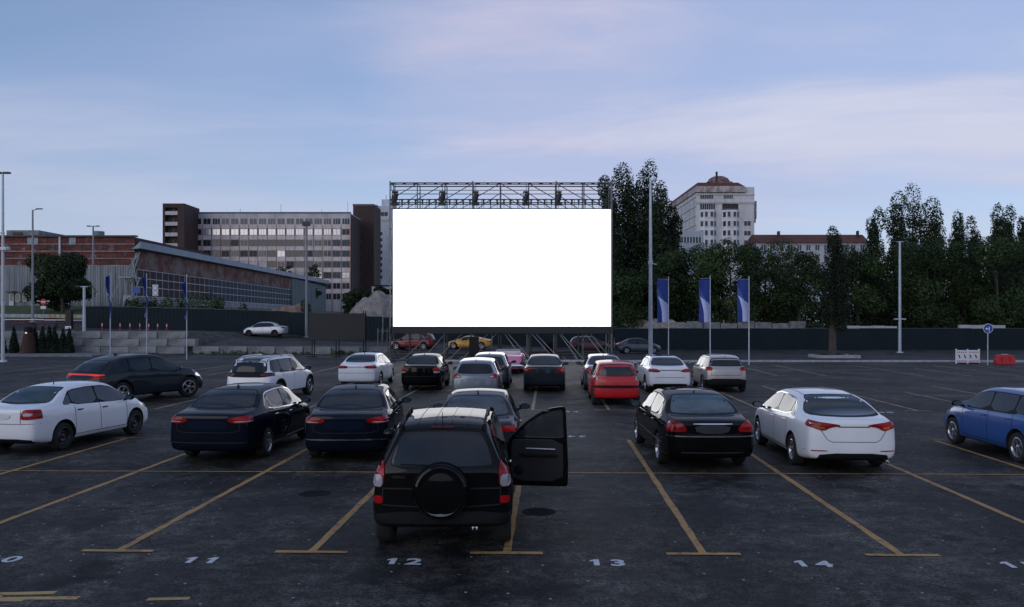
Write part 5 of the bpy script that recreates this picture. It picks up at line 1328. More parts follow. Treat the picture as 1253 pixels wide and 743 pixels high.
for yy, w_ in ((262, 0), (273.5, 1), (285.5, 1), (297, 1)):
    if w_: window(T, X(914.5), 0, pz(yy, DA), 2.2, 1.6, BGL, 1)
for k in range(3): m = MB(); m.b2(X(923) + .003, X(927), 1, 4, pz(256 + 11.3 * k, DA), pz(245.5 + 11.3 * k, DA)) if k < 2 else m.b2(X(923) + .003, X(926), 1, 4, pz(272, DA), pz(267.5, DA)); m.build('side_balcony', plain('glazed_balcony', (.14, .15, .18), .4), T)
for k in range(6):                                      # left receding face
    for j in range(7):
        yy = 3 + j * 6.2; m = MB(); m.b2(X(852) - .08, X(852) - .003, yy, yy + 2.2, ZT - 3.5 - k * 2.9, ZT - 1.9 - k * 2.9); m.build('flank_window', BGL, T)
m = MB()
for k in range(4): m.b2(X(852) - .25, X(852) - .004, 0, dpt, ZT - 1.3 - k * 2.9, ZT - 1.0 - k * 2.9)
m.build('flank_ledge', WA, T)
# glass-fronted annex and long red-roofed building
DN = 210.0; T = empty('flat_annex', (px(833, DN), DN, 0), 0, 'flat-roofed pale blue annex in front of the apartment tower', 'building'); ox = px(833, DN)
m = MB(); m.b2(px(806, DN) - ox, px(861, DN) - ox, 0, 12, 0, pz(283, DN)); m.build('wall', streak_mat('pale_blue_wall', (.36, .41, .48), (.28, .32, .38), n=.4), T)
m = MB(); m.b2(px(822, DN) - ox, px(858, DN) - ox, -.08, -.004, pz(297, DN), pz(290, DN)); g = m.build('window_strip', BGL, T); m = MB()
for k in range(11): q = px(822 + 3.6 * k, DN) - ox; m.b2(q - .08, q + .08, -.14, -.083, pz(297, DN), pz(290, DN))
m.build('window_frame', FRM, g)
DN = 225.0; T = empty('red_roofed_building', (px(993, DN), DN, 0), 0, 'long white building with a low red-brown roof, behind the lone poplar', 'building'); ox = px(993, DN)
m = MB(); m.b2(px(926, DN) - ox, px(1062, DN) - ox, 0, 12, 0, pz(297, DN)); m.build('wall', streak_mat('blue_white_wall', (.46, .49, .55), (.34, .37, .42), n=.3), T)
m = MB(); a_, b_ = px(925, DN) - ox, px(1063, DN) - ox; z0, z3 = pz(297.3, DN), pz(285.5, DN); m.add([(a_, -.8, z0), (b_, -.8, z0), (b_, 4, z3), (a_, 4, z3), (a_, 12.5, z0), (b_, 12.5, z0)], [(0, 1, 2, 3), (3, 2, 5, 4), (0, 3, 4), (1, 5, 2), (0, 4, 5, 1)]); m.build('roof', REDB, T)
m = MB(); m.b2(px(955, DN) - ox, px(957.5, DN) - ox, 2, 3, z3 - 1, pz(282, DN)); m.build('chimney', BROWN, T); m = MB(); m.b2(px(1053, DN) - ox, px(1055, DN) - ox, 2, 3, z3 - 1, pz(281.5, DN)); m.build('chimney', BROWN, T)
for k in range(12):
    for j in range(3): window(T, px(934 + k * 11, DN) - ox, 0, pz(303 + j * 15, DN), 1.3, 1.7, BGL, 1)
# ------------------------------------------------------------------ the big screen and its scaffold
SC = .0598; YS = 61.0
def sx_(p): return (p - CX) * SC
def sz_(y): return HC - (y - HY) * SC
m_, nt_, b_ = new_mat('lit_screen'); b_.inputs['Base Color'].default_value = (.8, .8, .8, 1)
gx = noise(nt_, coords(nt_), .2, 1); rr = ramp(nt_, gx, [(0, (1, .99, .985)), (1, (1, 1, 1))]); nt_.links.new(rr.outputs[0], b_.inputs['Emission Color']); b_.inputs['Emission Strength'].default_value = 1.7; SCRM = m_
STL = plain('scaffold_steel', (.10, .105, .115), .45, .6, var=.3); STD = plain('dark_steel', (.025, .027, .032), .55, .3); STG = plain('galvanised_steel', (.13, .135, .145), .5, .5, var=.25)
R_ = empty('outdoor_screen', (0, YS, 0), 0, 'huge lit blank white outdoor cinema screen facing the parked cars', 'screen')
m = MB(); m.b2(sx_(481), sx_(747.5), 0, .25, sz_(399.6), sz_(256.5)); m.build('screen_face', SCRM, R_)
m = MB(); m.b2(sx_(480), sx_(748.5), -.06, .28, sz_(408), sz_(399.7)); m.build('lower_frame', plain('screen_frame', (.014, .016, .018), .6), R_)
m = MB(); m.b2(sx_(480.2), sx_(748.3), .255, .5, sz_(399.6), sz_(256.5)); m.build('back_casing', STD, R_)
T = empty('scaffold', (0, YS, 0), 0, 'dark steel scaffold frame carrying the big screen, with lattice top and raking struts', 'scaffold')
ups = (477, 510, 544, 578, 612, 647, 681, 715, 748.5); ZTOP = sz_(223)
def tb(nm, a, b, r, mat=STL, n=6): mb = MB(); mb.tube(a, b, r, n=n); return mb.build(nm, mat, T)
for i, p in enumerate(ups):
    x = sx_(p); out = .0
    if i in (0, 8): tb('upright', (x, .1, 0), (x, .1, ZTOP + .1), .09 if i == 8 else .05, STL if i else STL)
    else: tb('upright', (x, .35, sz_(258)), (x, .35, ZTOP + (.15 if i % 3 == 0 else .05)), .045)
    tb('rear_upright', (x + .02, 2.0, 0 if i in (0, 8) else 0), (x + .02, 2.0, ZTOP), .045)
    tb('tie', (x, .35, ZTOP), (x, 2.0, ZTOP), .03); tb('tie', (x, .35, sz_(243.5)), (x, 2.0, sz_(243.5)), .03)
x0, x1 = sx_(477), sx_(748.5)
for y, d, r in ((223, .35, .045), (224.8, .35, .03), (232, .35, .025), (243.3, .35, .04), (249.5, .35, .035), (255, .35, .03), (223, 2.0, .045), (232.5, 2.0, .03), (243.5, 2.0, .04), (251, 2.0, .03)):
    tb('rail', (x0, d, sz_(y)), (x1, d, sz_(y)), r)
for k in range(21):
    p = 479 + k * 12.9; mb = MB(); mb.b2(sx_(p), sx_(p + 3 + (k % 3)), .30, .40, sz_(224.6), sz_(223.2)); mb.build('cable_clamp', STD, T)
for i in range(8):
    a, b = sx_(ups[i]), sx_(ups[i + 1]); up, dn = (b, a) if i < 4 else (a, b)
    tb('diagonal_brace', (dn, .38, sz_(243.3)), (up, .38, sz_(223.5)), .03); tb('diagonal_brace', (dn + .3 * (1 if i < 4 else -1), 2.0, sz_(251)), (up, 2.0, sz_(231)), .03)
    tb('diagonal_brace', (lerp(dn, up, .5), .38, sz_(256)), (up, .38, sz_(247)), .025)
    for k in (.33, .66): tb('short_post', (lerp(a, b, k), .36, sz_(256)), (lerp(a, b, k), .36, sz_(243.3)), .022)
for k in range(32):
    p = 483 + k * 8.35; mb = MB(); mb.b2(sx_(p) - .06, sx_(p) + .06, .22, .31, sz_(249.3), sz_(243.8)); mb.b2(sx_(p) - .13, sx_(p) + .13, .2, .31, sz_(244.6), sz_(243.4)); mb.tube((sx_(p), .27, sz_(249.3)), (sx_(p), .27, sz_(254)), .018, n=5); mb.build('hanging_bracket', STD, T)
# left lattice mast
xl, xr = sx_(476.6), sx_(480.6) - .0
for k in range(11):
    z0, z1 = .1 + k * 1.17, .1 + (k + 1) * 1.17; s0, s1 = (xl, xr - .05) if k % 2 else (xr - .05, xl); tb('mast_lacing', (s0, .7, z0), (s1, .7, z1), .022, n=5)
    if k % 2 == 0: tb('wall_tie', (xl, .1, z0 + .1), (xr, .1, z0 + .1), .03)
tb('upright', (sx_(480), .7, 0), (sx_(480), .7, ZTOP), .035)
for p in (464, 468, 473): tb('corner_post', (sx_(p), -.6 + (p - 464) * .1, 0), (sx_(p), -.6 + (p - 464) * .1, 2.3), .03, STG)
tb('corner_rail', (sx_(463), -.5, 1.0), (sx_(477), -.3, 1.0), .025, STG); tb('corner_rail', (sx_(463), -.5, 2.1), (sx_(477), -.3, 2.1), .025, STG)
tb('upright', (sx_(742), .1, 0), (sx_(742), .1, 1.95), .05, STG)
# supports and raking struts below
for p, gal in ((501, 0), (543, 1), (547, 0), (576, 1), (582, 0), (602, 1), (610, 0), (613, 0), (645, 1), (649, 0), (678, 1), (681, 0), (708, 0), (714, 1)):
    tb('support_leg', (sx_(p), .15 + .3 * gal, 0), (sx_(p), .15 + .3 * gal, 1.95), .045 if gal else .075, STG if gal else STD)
for p, q in ((527, 497), (545, 520), (566, 536), (580, 552), (598, 566), (608, 578), (617, 640), (621, 650), (650, 678), (655, 684), (684, 705), (686, 712), (716, 738), (722, 745)):
    tb('raking_strut', (sx_(p), .1, 1.93), (sx_(q), -2.2, .05), .03, STG, 6)
for d in (-2.2, .2, 2.0): tb('base_rail', (sx_(463), d, .09), (sx_(745), d, .09), .05, STL)
for p in range(466, 745, 14): tb('base_tie', (sx_(p), -2.2, .12), (sx_(p), 2.0, .12), .04, STL)
mb = MB()
for i, p in enumerate(range(470, 742, 17)):
    mb = MB(); mb.b2(-.5, .5, -.35, .35, 0, .34); o = bevel(mb.build('ballast_block', plain('dark_ballast', (.05, .055, .06), .8)), .03); o.location = (sx_(p), YS + 2.9, 0.0)
    tag(o, 'dark ballast block in the row along the back of the screen scaffold', 'ballast block', 'ballast blocks at the foot of the scaffold')
# lamps hung in the lattice
def spot(x, label):
    r_ = empty('stage_light', (x, YS + .3, sz_(232)), 0, label, 'stage light', 'stage lights in the screen truss')
    a = MB(); a.tube((0, 0, .9 * .6), (0, 0, -.1), .02); a.b2(-.22, .22, -.1, .1, -.18, -.08); a.build('hanger', STD, r_)
    a = MB(); a.b2(-.25, -.20, -.08, .08, -.75, -.18); a.b2(.12, .17, -.08, .08, -.75, -.18); a.b2(-.25, .17, -.081, .081, -.20, -.16); a.build('yoke', STD, r_)
    a = MB(); a.tube((0.10, -.1, -.25), (-.12, .02, -.85), .17, .22, 12); a.b2(-.3, .25, -.12, .12, -1.12, -.88); a.build('lamp_head', STD, r_)
for p, w in ((483, 'at the left end of the truss'), (541, 'second from the left'), (582, 'third from the left'), (644, 'fourth from the left, right of the middle'), (684, 'at the right, last of the five')):
    spot(sx_(p), f'black stage light hung above the screen, {w}')
mb = MB(); mb.b2(-.38, .38, -.3, .3, 0, 1.0); mb.b2(-.34, .34, -.28, .28, 1.003, 1.72); mb.tube((-.2, -.28, 1.72), (-.2, -.28, 1.8), .03); o = bevel(mb.build('loudspeaker_stack', plain('black_cloth', (.008, .008, .009), .9)), .04); o.location = (sx_(581), YS - 1.2, 0); tag(o, 'black covered loudspeaker stack under the screen, in front of the yellow sports car', 'loudspeaker')
mb = MB(); mb.b2(-.4, .4, -.3, .3, 0, .9); mb.blob((0, 0, .95), (.38, .28, .3), 10, 0, .12); o = mb.build('covered_crate', plain('black_cloth')if 0 else bpy.data.materials['black_cloth']); o.location = (sx_(677), YS + 4, 0); tag(o, 'black covered crate under the right half of the screen', 'crate')

# ------------------------------------------------------------------ lamp posts
POLE = plain('painted_grey_pole', (.42, .46, .52), .45, .3, var=.12); POLED = plain('grey_pole', (.20, .22, .25), .5, .3); HEAD = plain('dark_lamp_head', (.03, .032, .036), .5)
def lamp_post(x, y, z, top, r0, r1, kind, label, mat=POLE):
    T = empty('lamp_post', (x, y, z), 0, label, 'lamp post', 'tall grey lamp posts'); h = top - z
    a = MB(); a.tube((0, 0, 0), (0, 0, h), r0, r1, 10); a.tube((0, 0, 0), (0, 0, .12), r0 * 2.2, r0 * 2.0, 10); a.build('pole', mat, T)
    def head(nm, c, d): q = MB(); q.box(c, d); bevel(q.build(nm, HEAD, T), .03)
    if kind == 'double': 
        head('lamp_head', (-.28, 0, h + .02), (.45, .3, .12)); head('lamp_head', (.28, 0, h + .02), (.45, .3, .12))
    elif kind == 'right':
        a = MB(); a.tube((0, 0, h - .05), (.7, 0, h + .12), .04); a.build('arm', mat, T); head('lamp_head', (.75, 0, h + .12), (.7, .25, .12))
    elif kind == 'tee':
        a = MB(); a.tube((-.5, 0, h), (.5, 0, h), .05); a.build('arm', mat, T); head('lamp_head', (-.55, 0, h + .02), (.4, .25, .12)); head('lamp_head', (.55, 0, h + .02), (.4, .25, .12))
    elif kind == 'box':
        head('lamp_head', (0, 0, h + .1), (.8, .5, .45))
    return T
T = lamp_post(px(3.5, 57.7), 57.7, 0, pz(212, 57.7), .13, .07, 'double', 'tall lamp post at the left edge, nearest to the camera')
a = MB(); a.b2(-.45, .45, -.12, .12, 7.75, 7.95); a.blob((-.3, -.1, 7.8), (.14, .14, .16)); a.blob((.3, -.1, 7.8), (.14, .14, .16)); a.build('camera_bracket', POLE, T)
lamp_post(px(40, 95), 95, 2.6, pz(257, 95), .15, .09, 'right', 'lamp post with a single arm, standing before the round dark tree', POLED)
lamp_post(px(114, 100), 100, 2.2, pz(277, 100), .15, .09, 'tee', 'lamp post right of the round dark tree, before the rust red hall', POLED)
lamp_post(px(375, 88), 88, 1.0, pz(275, 88), .16, .10, 'box', 'lamp post with a boxy head in front of the grey office block', POLED)
T = lamp_post(px(103, 74), 74, 1.7, pz(351, 74), .15, .11, 'tee', 'short lamp post with a wide double head behind the retaining blocks')
T = lamp_post(px(796, 69.5), 69.5, -.1, pz(220, 69.5), .20, .10, 'none', 'thick pale mast right of the screen, taller than every other post')
a = MB(); a.tube((0, -.02, 7.6), (0, -.02, 7.9), .21, .21, 10); a.tube((0, 0, 7.7), (.5, -.1, 7.6), .05); a.build('collar', POLE, T)
T = lamp_post(px(1101, 80), 80, -.3, pz(296, 80), .15, .10, 'tee', 'slim lamp post in front of the trees between the lone poplar and the barrier')
a = MB(); a.b2(-.55, .55, -.1, .1, 3.2, 3.32); a.build('cross_bar', POLE, T)

# ------------------------------------------------------------------ flags
def banner_mat():
    m, nt, b = new_mat('banner_print'); tcn = nt.nodes.new('ShaderNodeTexCoord'); se = nt.nodes.new('ShaderNodeSeparateXYZ'); nt.links.new(tcn.outputs['UV'], se.inputs[0])
    def MM(op, a, b_=None, c=None):
        n = nt.nodes.new('ShaderNodeMath'); n.operation = op
        for i, v in enumerate((a, b_, c)):
            if v is None: continue
            if hasattr(v, 'is_output'): nt.links.new(v, n.inputs[i])
            else: n.inputs[i].default_value = v
        return n.outputs[0]
    u, v = se.outputs[0], se.outputs[1]
    left = MM('MULTIPLY', MM('POWER', MM('MAXIMUM', MM('SUBTRACT', .63, v), 0.001), .62), .78)      # left boundary u as v falls
    left = MM('SUBTRACT', left, MM('MULTIPLY', MM('MAXIMUM', MM('SUBTRACT', .25, v), 0), .5))
    a = MM('GREATER_THAN', u, left); topc = MM('LESS_THAN', v, MM('SUBTRACT', .63, MM('MULTIPLY', u, .20)))
    mask = MM('MULTIPLY', a, topc)
    ch = nt.nodes.new('ShaderNodeTexChecker'); mp = nt.nodes.new('ShaderNodeMapping'); mp.inputs['Scale'].default_value = (11, 44, 1); mp.inputs['Rotation'].default_value = (0, 0, .25)
    nt.links.new(tcn.outputs['UV'], mp.inputs[0]); nt.links.new(mp.outputs[0], ch.inputs['Vector']); ch.inputs['Scale'].default_value = 1
    dots = MM('MULTIPLY', ch.outputs['Fac'], MM('MINIMUM', MM('MAXIMUM', MM('MULTIPLY', MM('SUBTRACT', MM('SUBTRACT', u, left), .12), 3.0), 0), 1))
    sw = mixc(nt, dots, (.50, .55, .80), (.02, .06, .30))
    f2 = MM('MULTIPLY', MM('GREATER_THAN', MM('ADD', v, MM('MULTIPLY', u, .5)), .60), MM('LESS_THAN', MM('ADD', v, MM('MULTIPLY', u, .55)), .86))
    base_ = mixc(nt, MM('MULTIPLY', f2, .35), (.012, .035, .22), (.10, .18, .48))
    nt.links.new(mixc(nt, mask, base_, sw), b.inputs['Base Color']); b.inputs['Roughness'].default_value = .75; return m
BAN = banner_mat()
def cloth(name, w, h, wave, seed, mat, parent, fold=1.0, side=-1, droop=0):
    r = random.Random(seed); nx, nz = 14, 40; V = []; UV = []; ph = r.uniform(0, 6)
    for j in range(nz + 1):
        for i in range(nx + 1):
            u, v = i / nx, j / nz; e = 1 - u         # u=1 at the pole
            x = side * e * w * (fold + (1 - fold) * .3 * math.sin(v * 5 + ph)); y = wave * e * math.sin(6 * e + 4 * v + ph) + (w * (1 - fold) * .35) * math.sin(e * 14 + v * 3 + ph) * e
            V.append((x, y, v * h - droop * e)); UV.append((u, v))
    F_ = [(j * (nx + 1) + i, j * (nx + 1) + i + 1, (j + 1) * (nx + 1) + i + 1, (j + 1) * (nx + 1) + i) for j in range(nz) for i in range(nx)]
    me = bpy.data.meshes.new(name); me.from_pydata(V, [], F_); uv = me.uv_layers.new(name='UVMap')
    for l in me.loops: uv.data[l.index].uv = UV[l.vertex_index]
    for p in me.polygons: p.use_smooth = True
    o = link(name, me, mat, parent); s = o.modifiers.new('thick', 'SOLIDIFY'); s.thickness = .006; return o
for i, (p, d, w_, top) in enumerate(((818, 65, 13.5, 339), (869, 59, 13, 338), (916.5, 54, 13.5, 339.5))):
    T = empty('banner_flag', (px(p, d), d, -.05 if d > 58 else 0), 0, ('upright blue banner with a white dotted swoosh, first right of the pale mast', 'upright blue banner with a white dotted swoosh, middle of the three', 'upright blue banner with a white dotted swoosh, rightmost of the three')[i], 'banner flag', 'blue banners on slim poles')
    h = pz(top, d); a = MB(); a.tube((0, 0, 0), (0, 0, h), .045, .028, 8); a.blob((0, 0, h + .03), (.05, .05, .05), 8); a.tube((0, 0, h - .12), (-w_ / F * d, 0, h - .12), .015, .012, 6); a.build('flag_pole', POLE, T)
    H_ = (394 - 341.5) / F * d; o = cloth('banner_cloth', w_ / F * d, H_, .05, i, BAN, T); o.location = (-.03, 0, pz(394, d))
for i, (p, d, top, y0, y1) in enumerate(((135, 62, 335, 337, 387), (179.5, 61, 336, 338, 388), (228.5, 61, 337, 345, 390))):
    T = empty('limp_flag', (px(p, d), d, 0), 0, ('limp blue and white flag on a slim pole, leftmost of the three', 'limp blue flag on a slim pole, middle of the three at the left', 'limp flag hanging tight to its pole, nearest the billboard')[i], 'flag', 'limp flags on slim poles')
    h = pz(top, d); a = MB(); a.tube((0, 0, 0), (0, 0, h), .045, .028, 8); a.blob((0, 0, h + .03), (.05, .05, .05), 8); a.build('flag_pole', POLE, T)
    o = cloth('flag_cloth', .75, (y1 - y0) / F * d, .03, 10 + i, BAN, T, fold=.13, droop=.12); o.location = (-.03, 0, pz(y1, d))

# ------------------------------------------------------------------ billboard
T = empty('billboard', (px(412, 65), 65, 0), 0, 'blank dark billboard on thin black legs left of the big screen', 'billboard'); ox = px(412, 65)
a = MB(); a.b2(px(377.5, 65) - ox, px(446.5, 65) - ox, 0, .12, pz(416, 65), pz(383.5, 65)); a.build('panel', plain('dark_board', (.012, .014, .018), .6), T)
for p, d in ((381.5, -.1), (383.2, .6), (411, -.1), (413.5, .6), (444.5, -.1), (446.5, .5)):
    a = MB(); a.tube((px(p, 65) - ox, .15 + d * .5, 0), (px(p, 65) - ox, .15 + d * .5, pz(380 if p > 440 else 384, 65)), .04); a.build('leg', BLK, T)
a = MB(); a.b2(px(376, 65) - ox, px(386, 65) - ox, -.2, .6, 0, .06); a.b2(px(408, 65) - ox, px(417, 65) - ox, -.2, .6, 0, .06); a.b2(px(440, 65) - ox, px(449, 65) - ox, -.2, .6, 0, .06); a.build('foot_plate', BLK, T)

# ------------------------------------------------------------------ signs, barriers, bollards
BLU = plain('sign_blue', (.012, .06, .32), .4, var=.05); SWH = plain('sign_white', (.62, .64, .68), .45, var=.05); SRD = plain('sign_red', (.45, .012, .02), .45, var=.06)
def disc(r, c, y0, y1, n=32): a = MB(); a.tube((c[0], y0, c[1]), (c[0], y1, c[1]), r, r, n); return a
T = empty('arrow_sign', (px(1209, 54), 54, 0), 0, 'round blue road sign with a white left-pointing arrow on a thin post', 'road sign'); z = pz(402, 54)
a = MB(); a.tube((0, .03, 0), (0, .03, z + .2), .032); a.build('post', POLE, T)
disc(.315, (0, z), -.02, .0).build('sign_rim', SWH, T); disc(.285, (0, z), -.026, -.0205).build('sign_face', BLU, T)
a = MB(); y = -.032; a.b2(.03, .09, y, y + .004, z - .22, z + .0); a.b2(-.08, .03, y, y + .004, z - .05, z + .01); a.add([(-.08, y, z + .075), (-.21, y, z - .02), (-.08, y, z - .115), (-.08, y + .004, z + .075), (-.21, y + .004, z - .02), (-.08, y + .004, z - .115)], [(0, 1, 2), (5, 4, 3), (0, 3, 4, 1), (1, 4, 5, 2), (2, 5, 3, 0)])
a.b2(.03, .09, y, y + .004, z + .0, z + .12); a.build('arrow', SWH, T)
T = empty('traffic_barrier', (px(1184, 55.6), 55.6, 0), 0, 'white plastic barrier panel with rows of red squares and dark slanted slots', 'barrier'); W2 = .78
a = MB(); a.b2(-W2, W2, -.03, .03, .08, .90); a.b2(-W2 - .02, -W2 + .06, -.04, .04, .0, .98); a.b2(W2 - .06, W2 + .02, -.04, .04, .0, .98); a.b2(-.03, .03, -.04, .04, .0, .98); a.build('barrier_panel', SWH, T)
a = MB()
for s_ in (-1, 1):
    for k in range(5):
        for zz_ in (.17, .76): x = s_ * (.14 + k * .135); a.b2(x - .035, x + .035, -.036, -.031, zz_ - .04, zz_ + .04)
a.build('red_squares', SRD, T); a = MB()
for k in range(4): x = -.58 + k * .37; a.add([(x - .07, -.037, .60), (x + .01, -.037, .60), (x + .09, -.037, .36), (x + .01, -.037, .36)], [(0, 3, 2, 1)])
a.build('slanted_slots', BLK, T); a = MB(); a.b2(-.62, -.30, -.3, .3, 0, .06); a.b2(.30, .62, -.3, .3, 0, .06); a.build('foot', BLK, T)
a = MB(); prof = [(-.62, 0), (-.62, .30), (-.50, .60), (-.36, .64), (.36, .64), (.50, .60), (.62, .30), (.62, 0)]; n = len(prof)
a.add([(x, -.24 + z * .12, z) for x, z in prof] + [(x, .24 - z * .12, z) for x, z in prof], [tuple(range(n - 1, -1, -1)), tuple(range(n, 2 * n))] + [(i, (i + 1) % n, (i + 1) % n + n, i + n) for i in range(n)])
o = bevel(a.build('water_barrier', plain('red_plastic', (.42, .01, .014), .4)), .04, 3); o.location = (px(1229, 54.6), 54.6, 0); tag(o, 'red plastic water-filled road barrier on the ground beside the arrow sign', 'barrier')
a = MB(); a.b2(-.18, .18, -.1, .1, .645, .68); a.build('filler_cap', plain('pale_cap', (.5, .4, .4), .5), o); a = MB(); a.b2(-.30, -.22, -.25, -.22, .1, .5); a.b2(.22, .30, -.25, -.22, .1, .5); a.build('moulded_grooves', SRD, o)
for i, p in enumerate((125, 147, 159, 171, 182, 193, 204)):
    d = 81 + (i % 2) * .4; x = px(p, d); z = zg(x, d); r_ = empty('bollard', (x, d, z), 0, f'thin red and white bollard on the raised road, {ORD[i + 1]} from the left', 'bollard', 'red and white bollards on the raised road')
    a = MB(); a.tube((0, 0, 0), (0, 0, .75), .05); a.build('post', SRD, r_); a = MB(); a.tube((0, 0, .40), (0, 0, .62), .053); a.build('white_band', SWH, r_)
T = empty('no_entry_sign', (px(53, 101), 101, zg(px(53, 101), 101)), 0, 'no-entry road sign on the grass bank in front of the round dark tree', 'road sign'); z = pz(369.5, 101) - T.location.z
a = MB(); a.tube((0, .03, 0), (0, .03, z), .03); a.build('post', POLED, T); disc(.36, (0, z), -.02, 0).build('sign_face', SRD, T); a = MB(); a.b2(-.25, .25, -.03, -.021, z - .07, z + .07); a.build('white_bar', SWH, T); a = MB(); a.b2(-.32, .32, -.02, 0, z - .85, z - .5); a.build('lower_plate', SWH, T)
a = MB(); a.b2(-.75, -.42, -.02, 0, z + .05, z + .15); a.b2(.42, .75, -.02, 0, z + .05, z + .15); a.build('side_tab', SWH, T)
T = empty('speed_sign', (px(190, 98), 98, 2.0), 0, 'pale sign board with two round speed signs before the long hall', 'road sign')
a = MB(); a.tube((0, .04, 0), (0, .04, pz(348, 98) - 2), .04); a.build('post', POLED, T)
for yy, t in ((352.5, 0), (358.5, 1)): z = pz(yy, 98) - 2; disc(.28, (0, z), -.03, 0).build('sign_ring', plain('dull_ring', (.20, .10, .12), .6), T); disc(.23, (0, z), -.036, -.0305).build('sign_centre', SWH, T)
a = MB(); a.b2(-.33, .33, .003, .03, pz(362, 98) - 2, pz(348.5, 98) - 2); a.build('sign_board', SWH, T)
T = empty('parking_sign', (px(167, 104), 104, 3), 0, 'small blue rectangular sign on a post before the hall stair', 'road sign'); a = MB(); a.tube((0, .04, 0), (0, .04, pz(352, 104) - 3), .04); a.build('post', POLED, T); a = MB(); a.b2(-.45, .45, 0, .03, pz(359, 104) - 3, pz(352, 104) - 3); a.build('sign_face', BLU, T)
# gate kiosk, red barrier rails, brown cone
d = 84; x = px(85, d); z = zg(x, d); a = MB(); a.b2(-.28, .28, -.25, .25, 0, pz(379.5, d) - z); o = bevel(a.build('gate_column', plain('black_column', (.006, .006, .007), .6)), .02); o.location = (x, d, z); tag(o, 'black gate column beside the end of the left fence', 'gate column')
a = MB(); a.b2(-.30, .30, -.28, -.253, 0.02, .28); a.build('pale_base_plate', SWH, o)
for i, (p0, p1, yb, yt) in enumerate(((2, 54, 401, 391), (54, 80, 401, 390), (88, 102, 400, 388))):
    d = 85; T = empty('barrier_rail', (px((p0 + p1) / 2, d), d, 0), 0, ('long red and white tube barrier on the raised road at the left edge', 'red and white barrier left of the black gate column', 'red and white barrier right of the black gate column')[i], 'barrier', 'red and white road barriers'); ox = T.location.x
    z = zg(ox, d); w2 = px(p1, d) - px(p0, d)
    a = MB(); a.tube((-w2 / 2, 0, z + .85), (w2 / 2, 0, z + .85), .05); a.build('top_bar', SWH, T)
    a = MB(); n = 5
    for k in range(n): a.tube((-w2 / 2 + w2 * (k + .1) / n, 0, z + .55), (-w2 / 2 + w2 * (k + .8) / n, 0, z + .55), .06)
    a.build('red_bar', plain('faded_red', (.16, .03, .03), .7), T)
    for k in (0, .5, 1): a = MB(); a.tube((-w2 / 2 + w2 * k, .06, z - .1), (-w2 / 2 + w2 * k, .06, z + .95), .05); a.build('post', bpy.data.materials['faded_red'], T)
a = MB(); d = 86; x = px(59, d); z = zg(x, d); a.b2(-.85, .85, -.4, .4, 0, .95); o = bevel(a.build('equipment_box', plain('blue_grey_box', (.04, .05, .08), .6)), .03); o.location = (x, d, z); tag(o, 'dark blue-grey equipment box on the raised road behind the conifers', 'box'); a = MB(); a.b2(-.90, .90, -.45, .45, .952, 1.0); a.build('lid', BLK, o)
d = 69.2; x = px(35, d); T = empty('brown_cone', (x, d, .1), 0, 'brown tapering wicker cone with a black cap and a small warm lamp, among the conifers', 'cone kiosk')
a = MB(); a.lathe([(.62, 0), (.56, .6), (.42, 1.4), (.34, 1.75)], (0, 0, 0), 'z', 20); a.build('cone', plain('brown_wicker', (.045, .022, .016), .9, var=.5, scale=12), T); a = MB(); a.lathe([(.001, 2.25), (.30, 2.22), (.34, 2.1), (.34, 1.75)], (0, 0, 0), 'z', 20); a.build('cap', BLK, T)
m_, nt_, b_ = new_mat('warm_lamp'); b_.inputs['Emission Color'].default_value = (1, .8, .55, 1); b_.inputs['Emission Strength'].default_value = .5; a = MB(); a.blob((0, -.37, 1.72), (.10, .05, .07), 8); a.build('lamp', m_, T)
# striped kerb before the grass bank
kb = MB(); ks = MB()
for i in range(24):
    xa = -71 + i * 1.25; y = 100.6; z = zg(xa, y); kb.b2(xa, xa + 1.24, y, y + .35, z - .3, z + .42)
    if i in (18, 19, 20, 21) or i > 21 or i in (12, 13, 14): 
        for q in range(2): ks.b2(xa + .1 + q * .6, xa + .38 + q * .6, y - .012, y - .002, z - .05, z + .40)
o = kb.build('kerb', CONCL); tag(o, kind='structure'); o = ks.build('kerb_stripes', plain('yellow_stripe', (.35, .22, .03), .7)); tag(o, kind='structure')
# guard wall and kerb line behind the screen
mb = MB(); mb.b2(-9.5, 8.5, 70.6, 70.9, -.2, .22); tag(mb.build('low_kerb_wall', plain('brown_kerb', (.05, .045, .035), .9, var=.4)), 'low dark kerb wall in front of the cars parked behind the screen', 'kerb wall')
# ------------------------------------------------------------------ build the cars
def car(n, lab, x, y, h, sp, fin=None, cat='car', z=None):
    grp = 'cars parked in the bays facing the screen' if y < 60 else 'cars behind the screen and on the far road'
    r, b, Yf = build_car(n, lab, cat, (x, y, zg(x, y) if z is None else z), h, sp, grp)
    if fin: fin(r, b, Yf)
    return r, b, Yf
for n, lab, x, y, h, sp, fin in CAR_LIST: car(n, lab, x, y, h, sp, fin)
LOD = dict(lod=1)
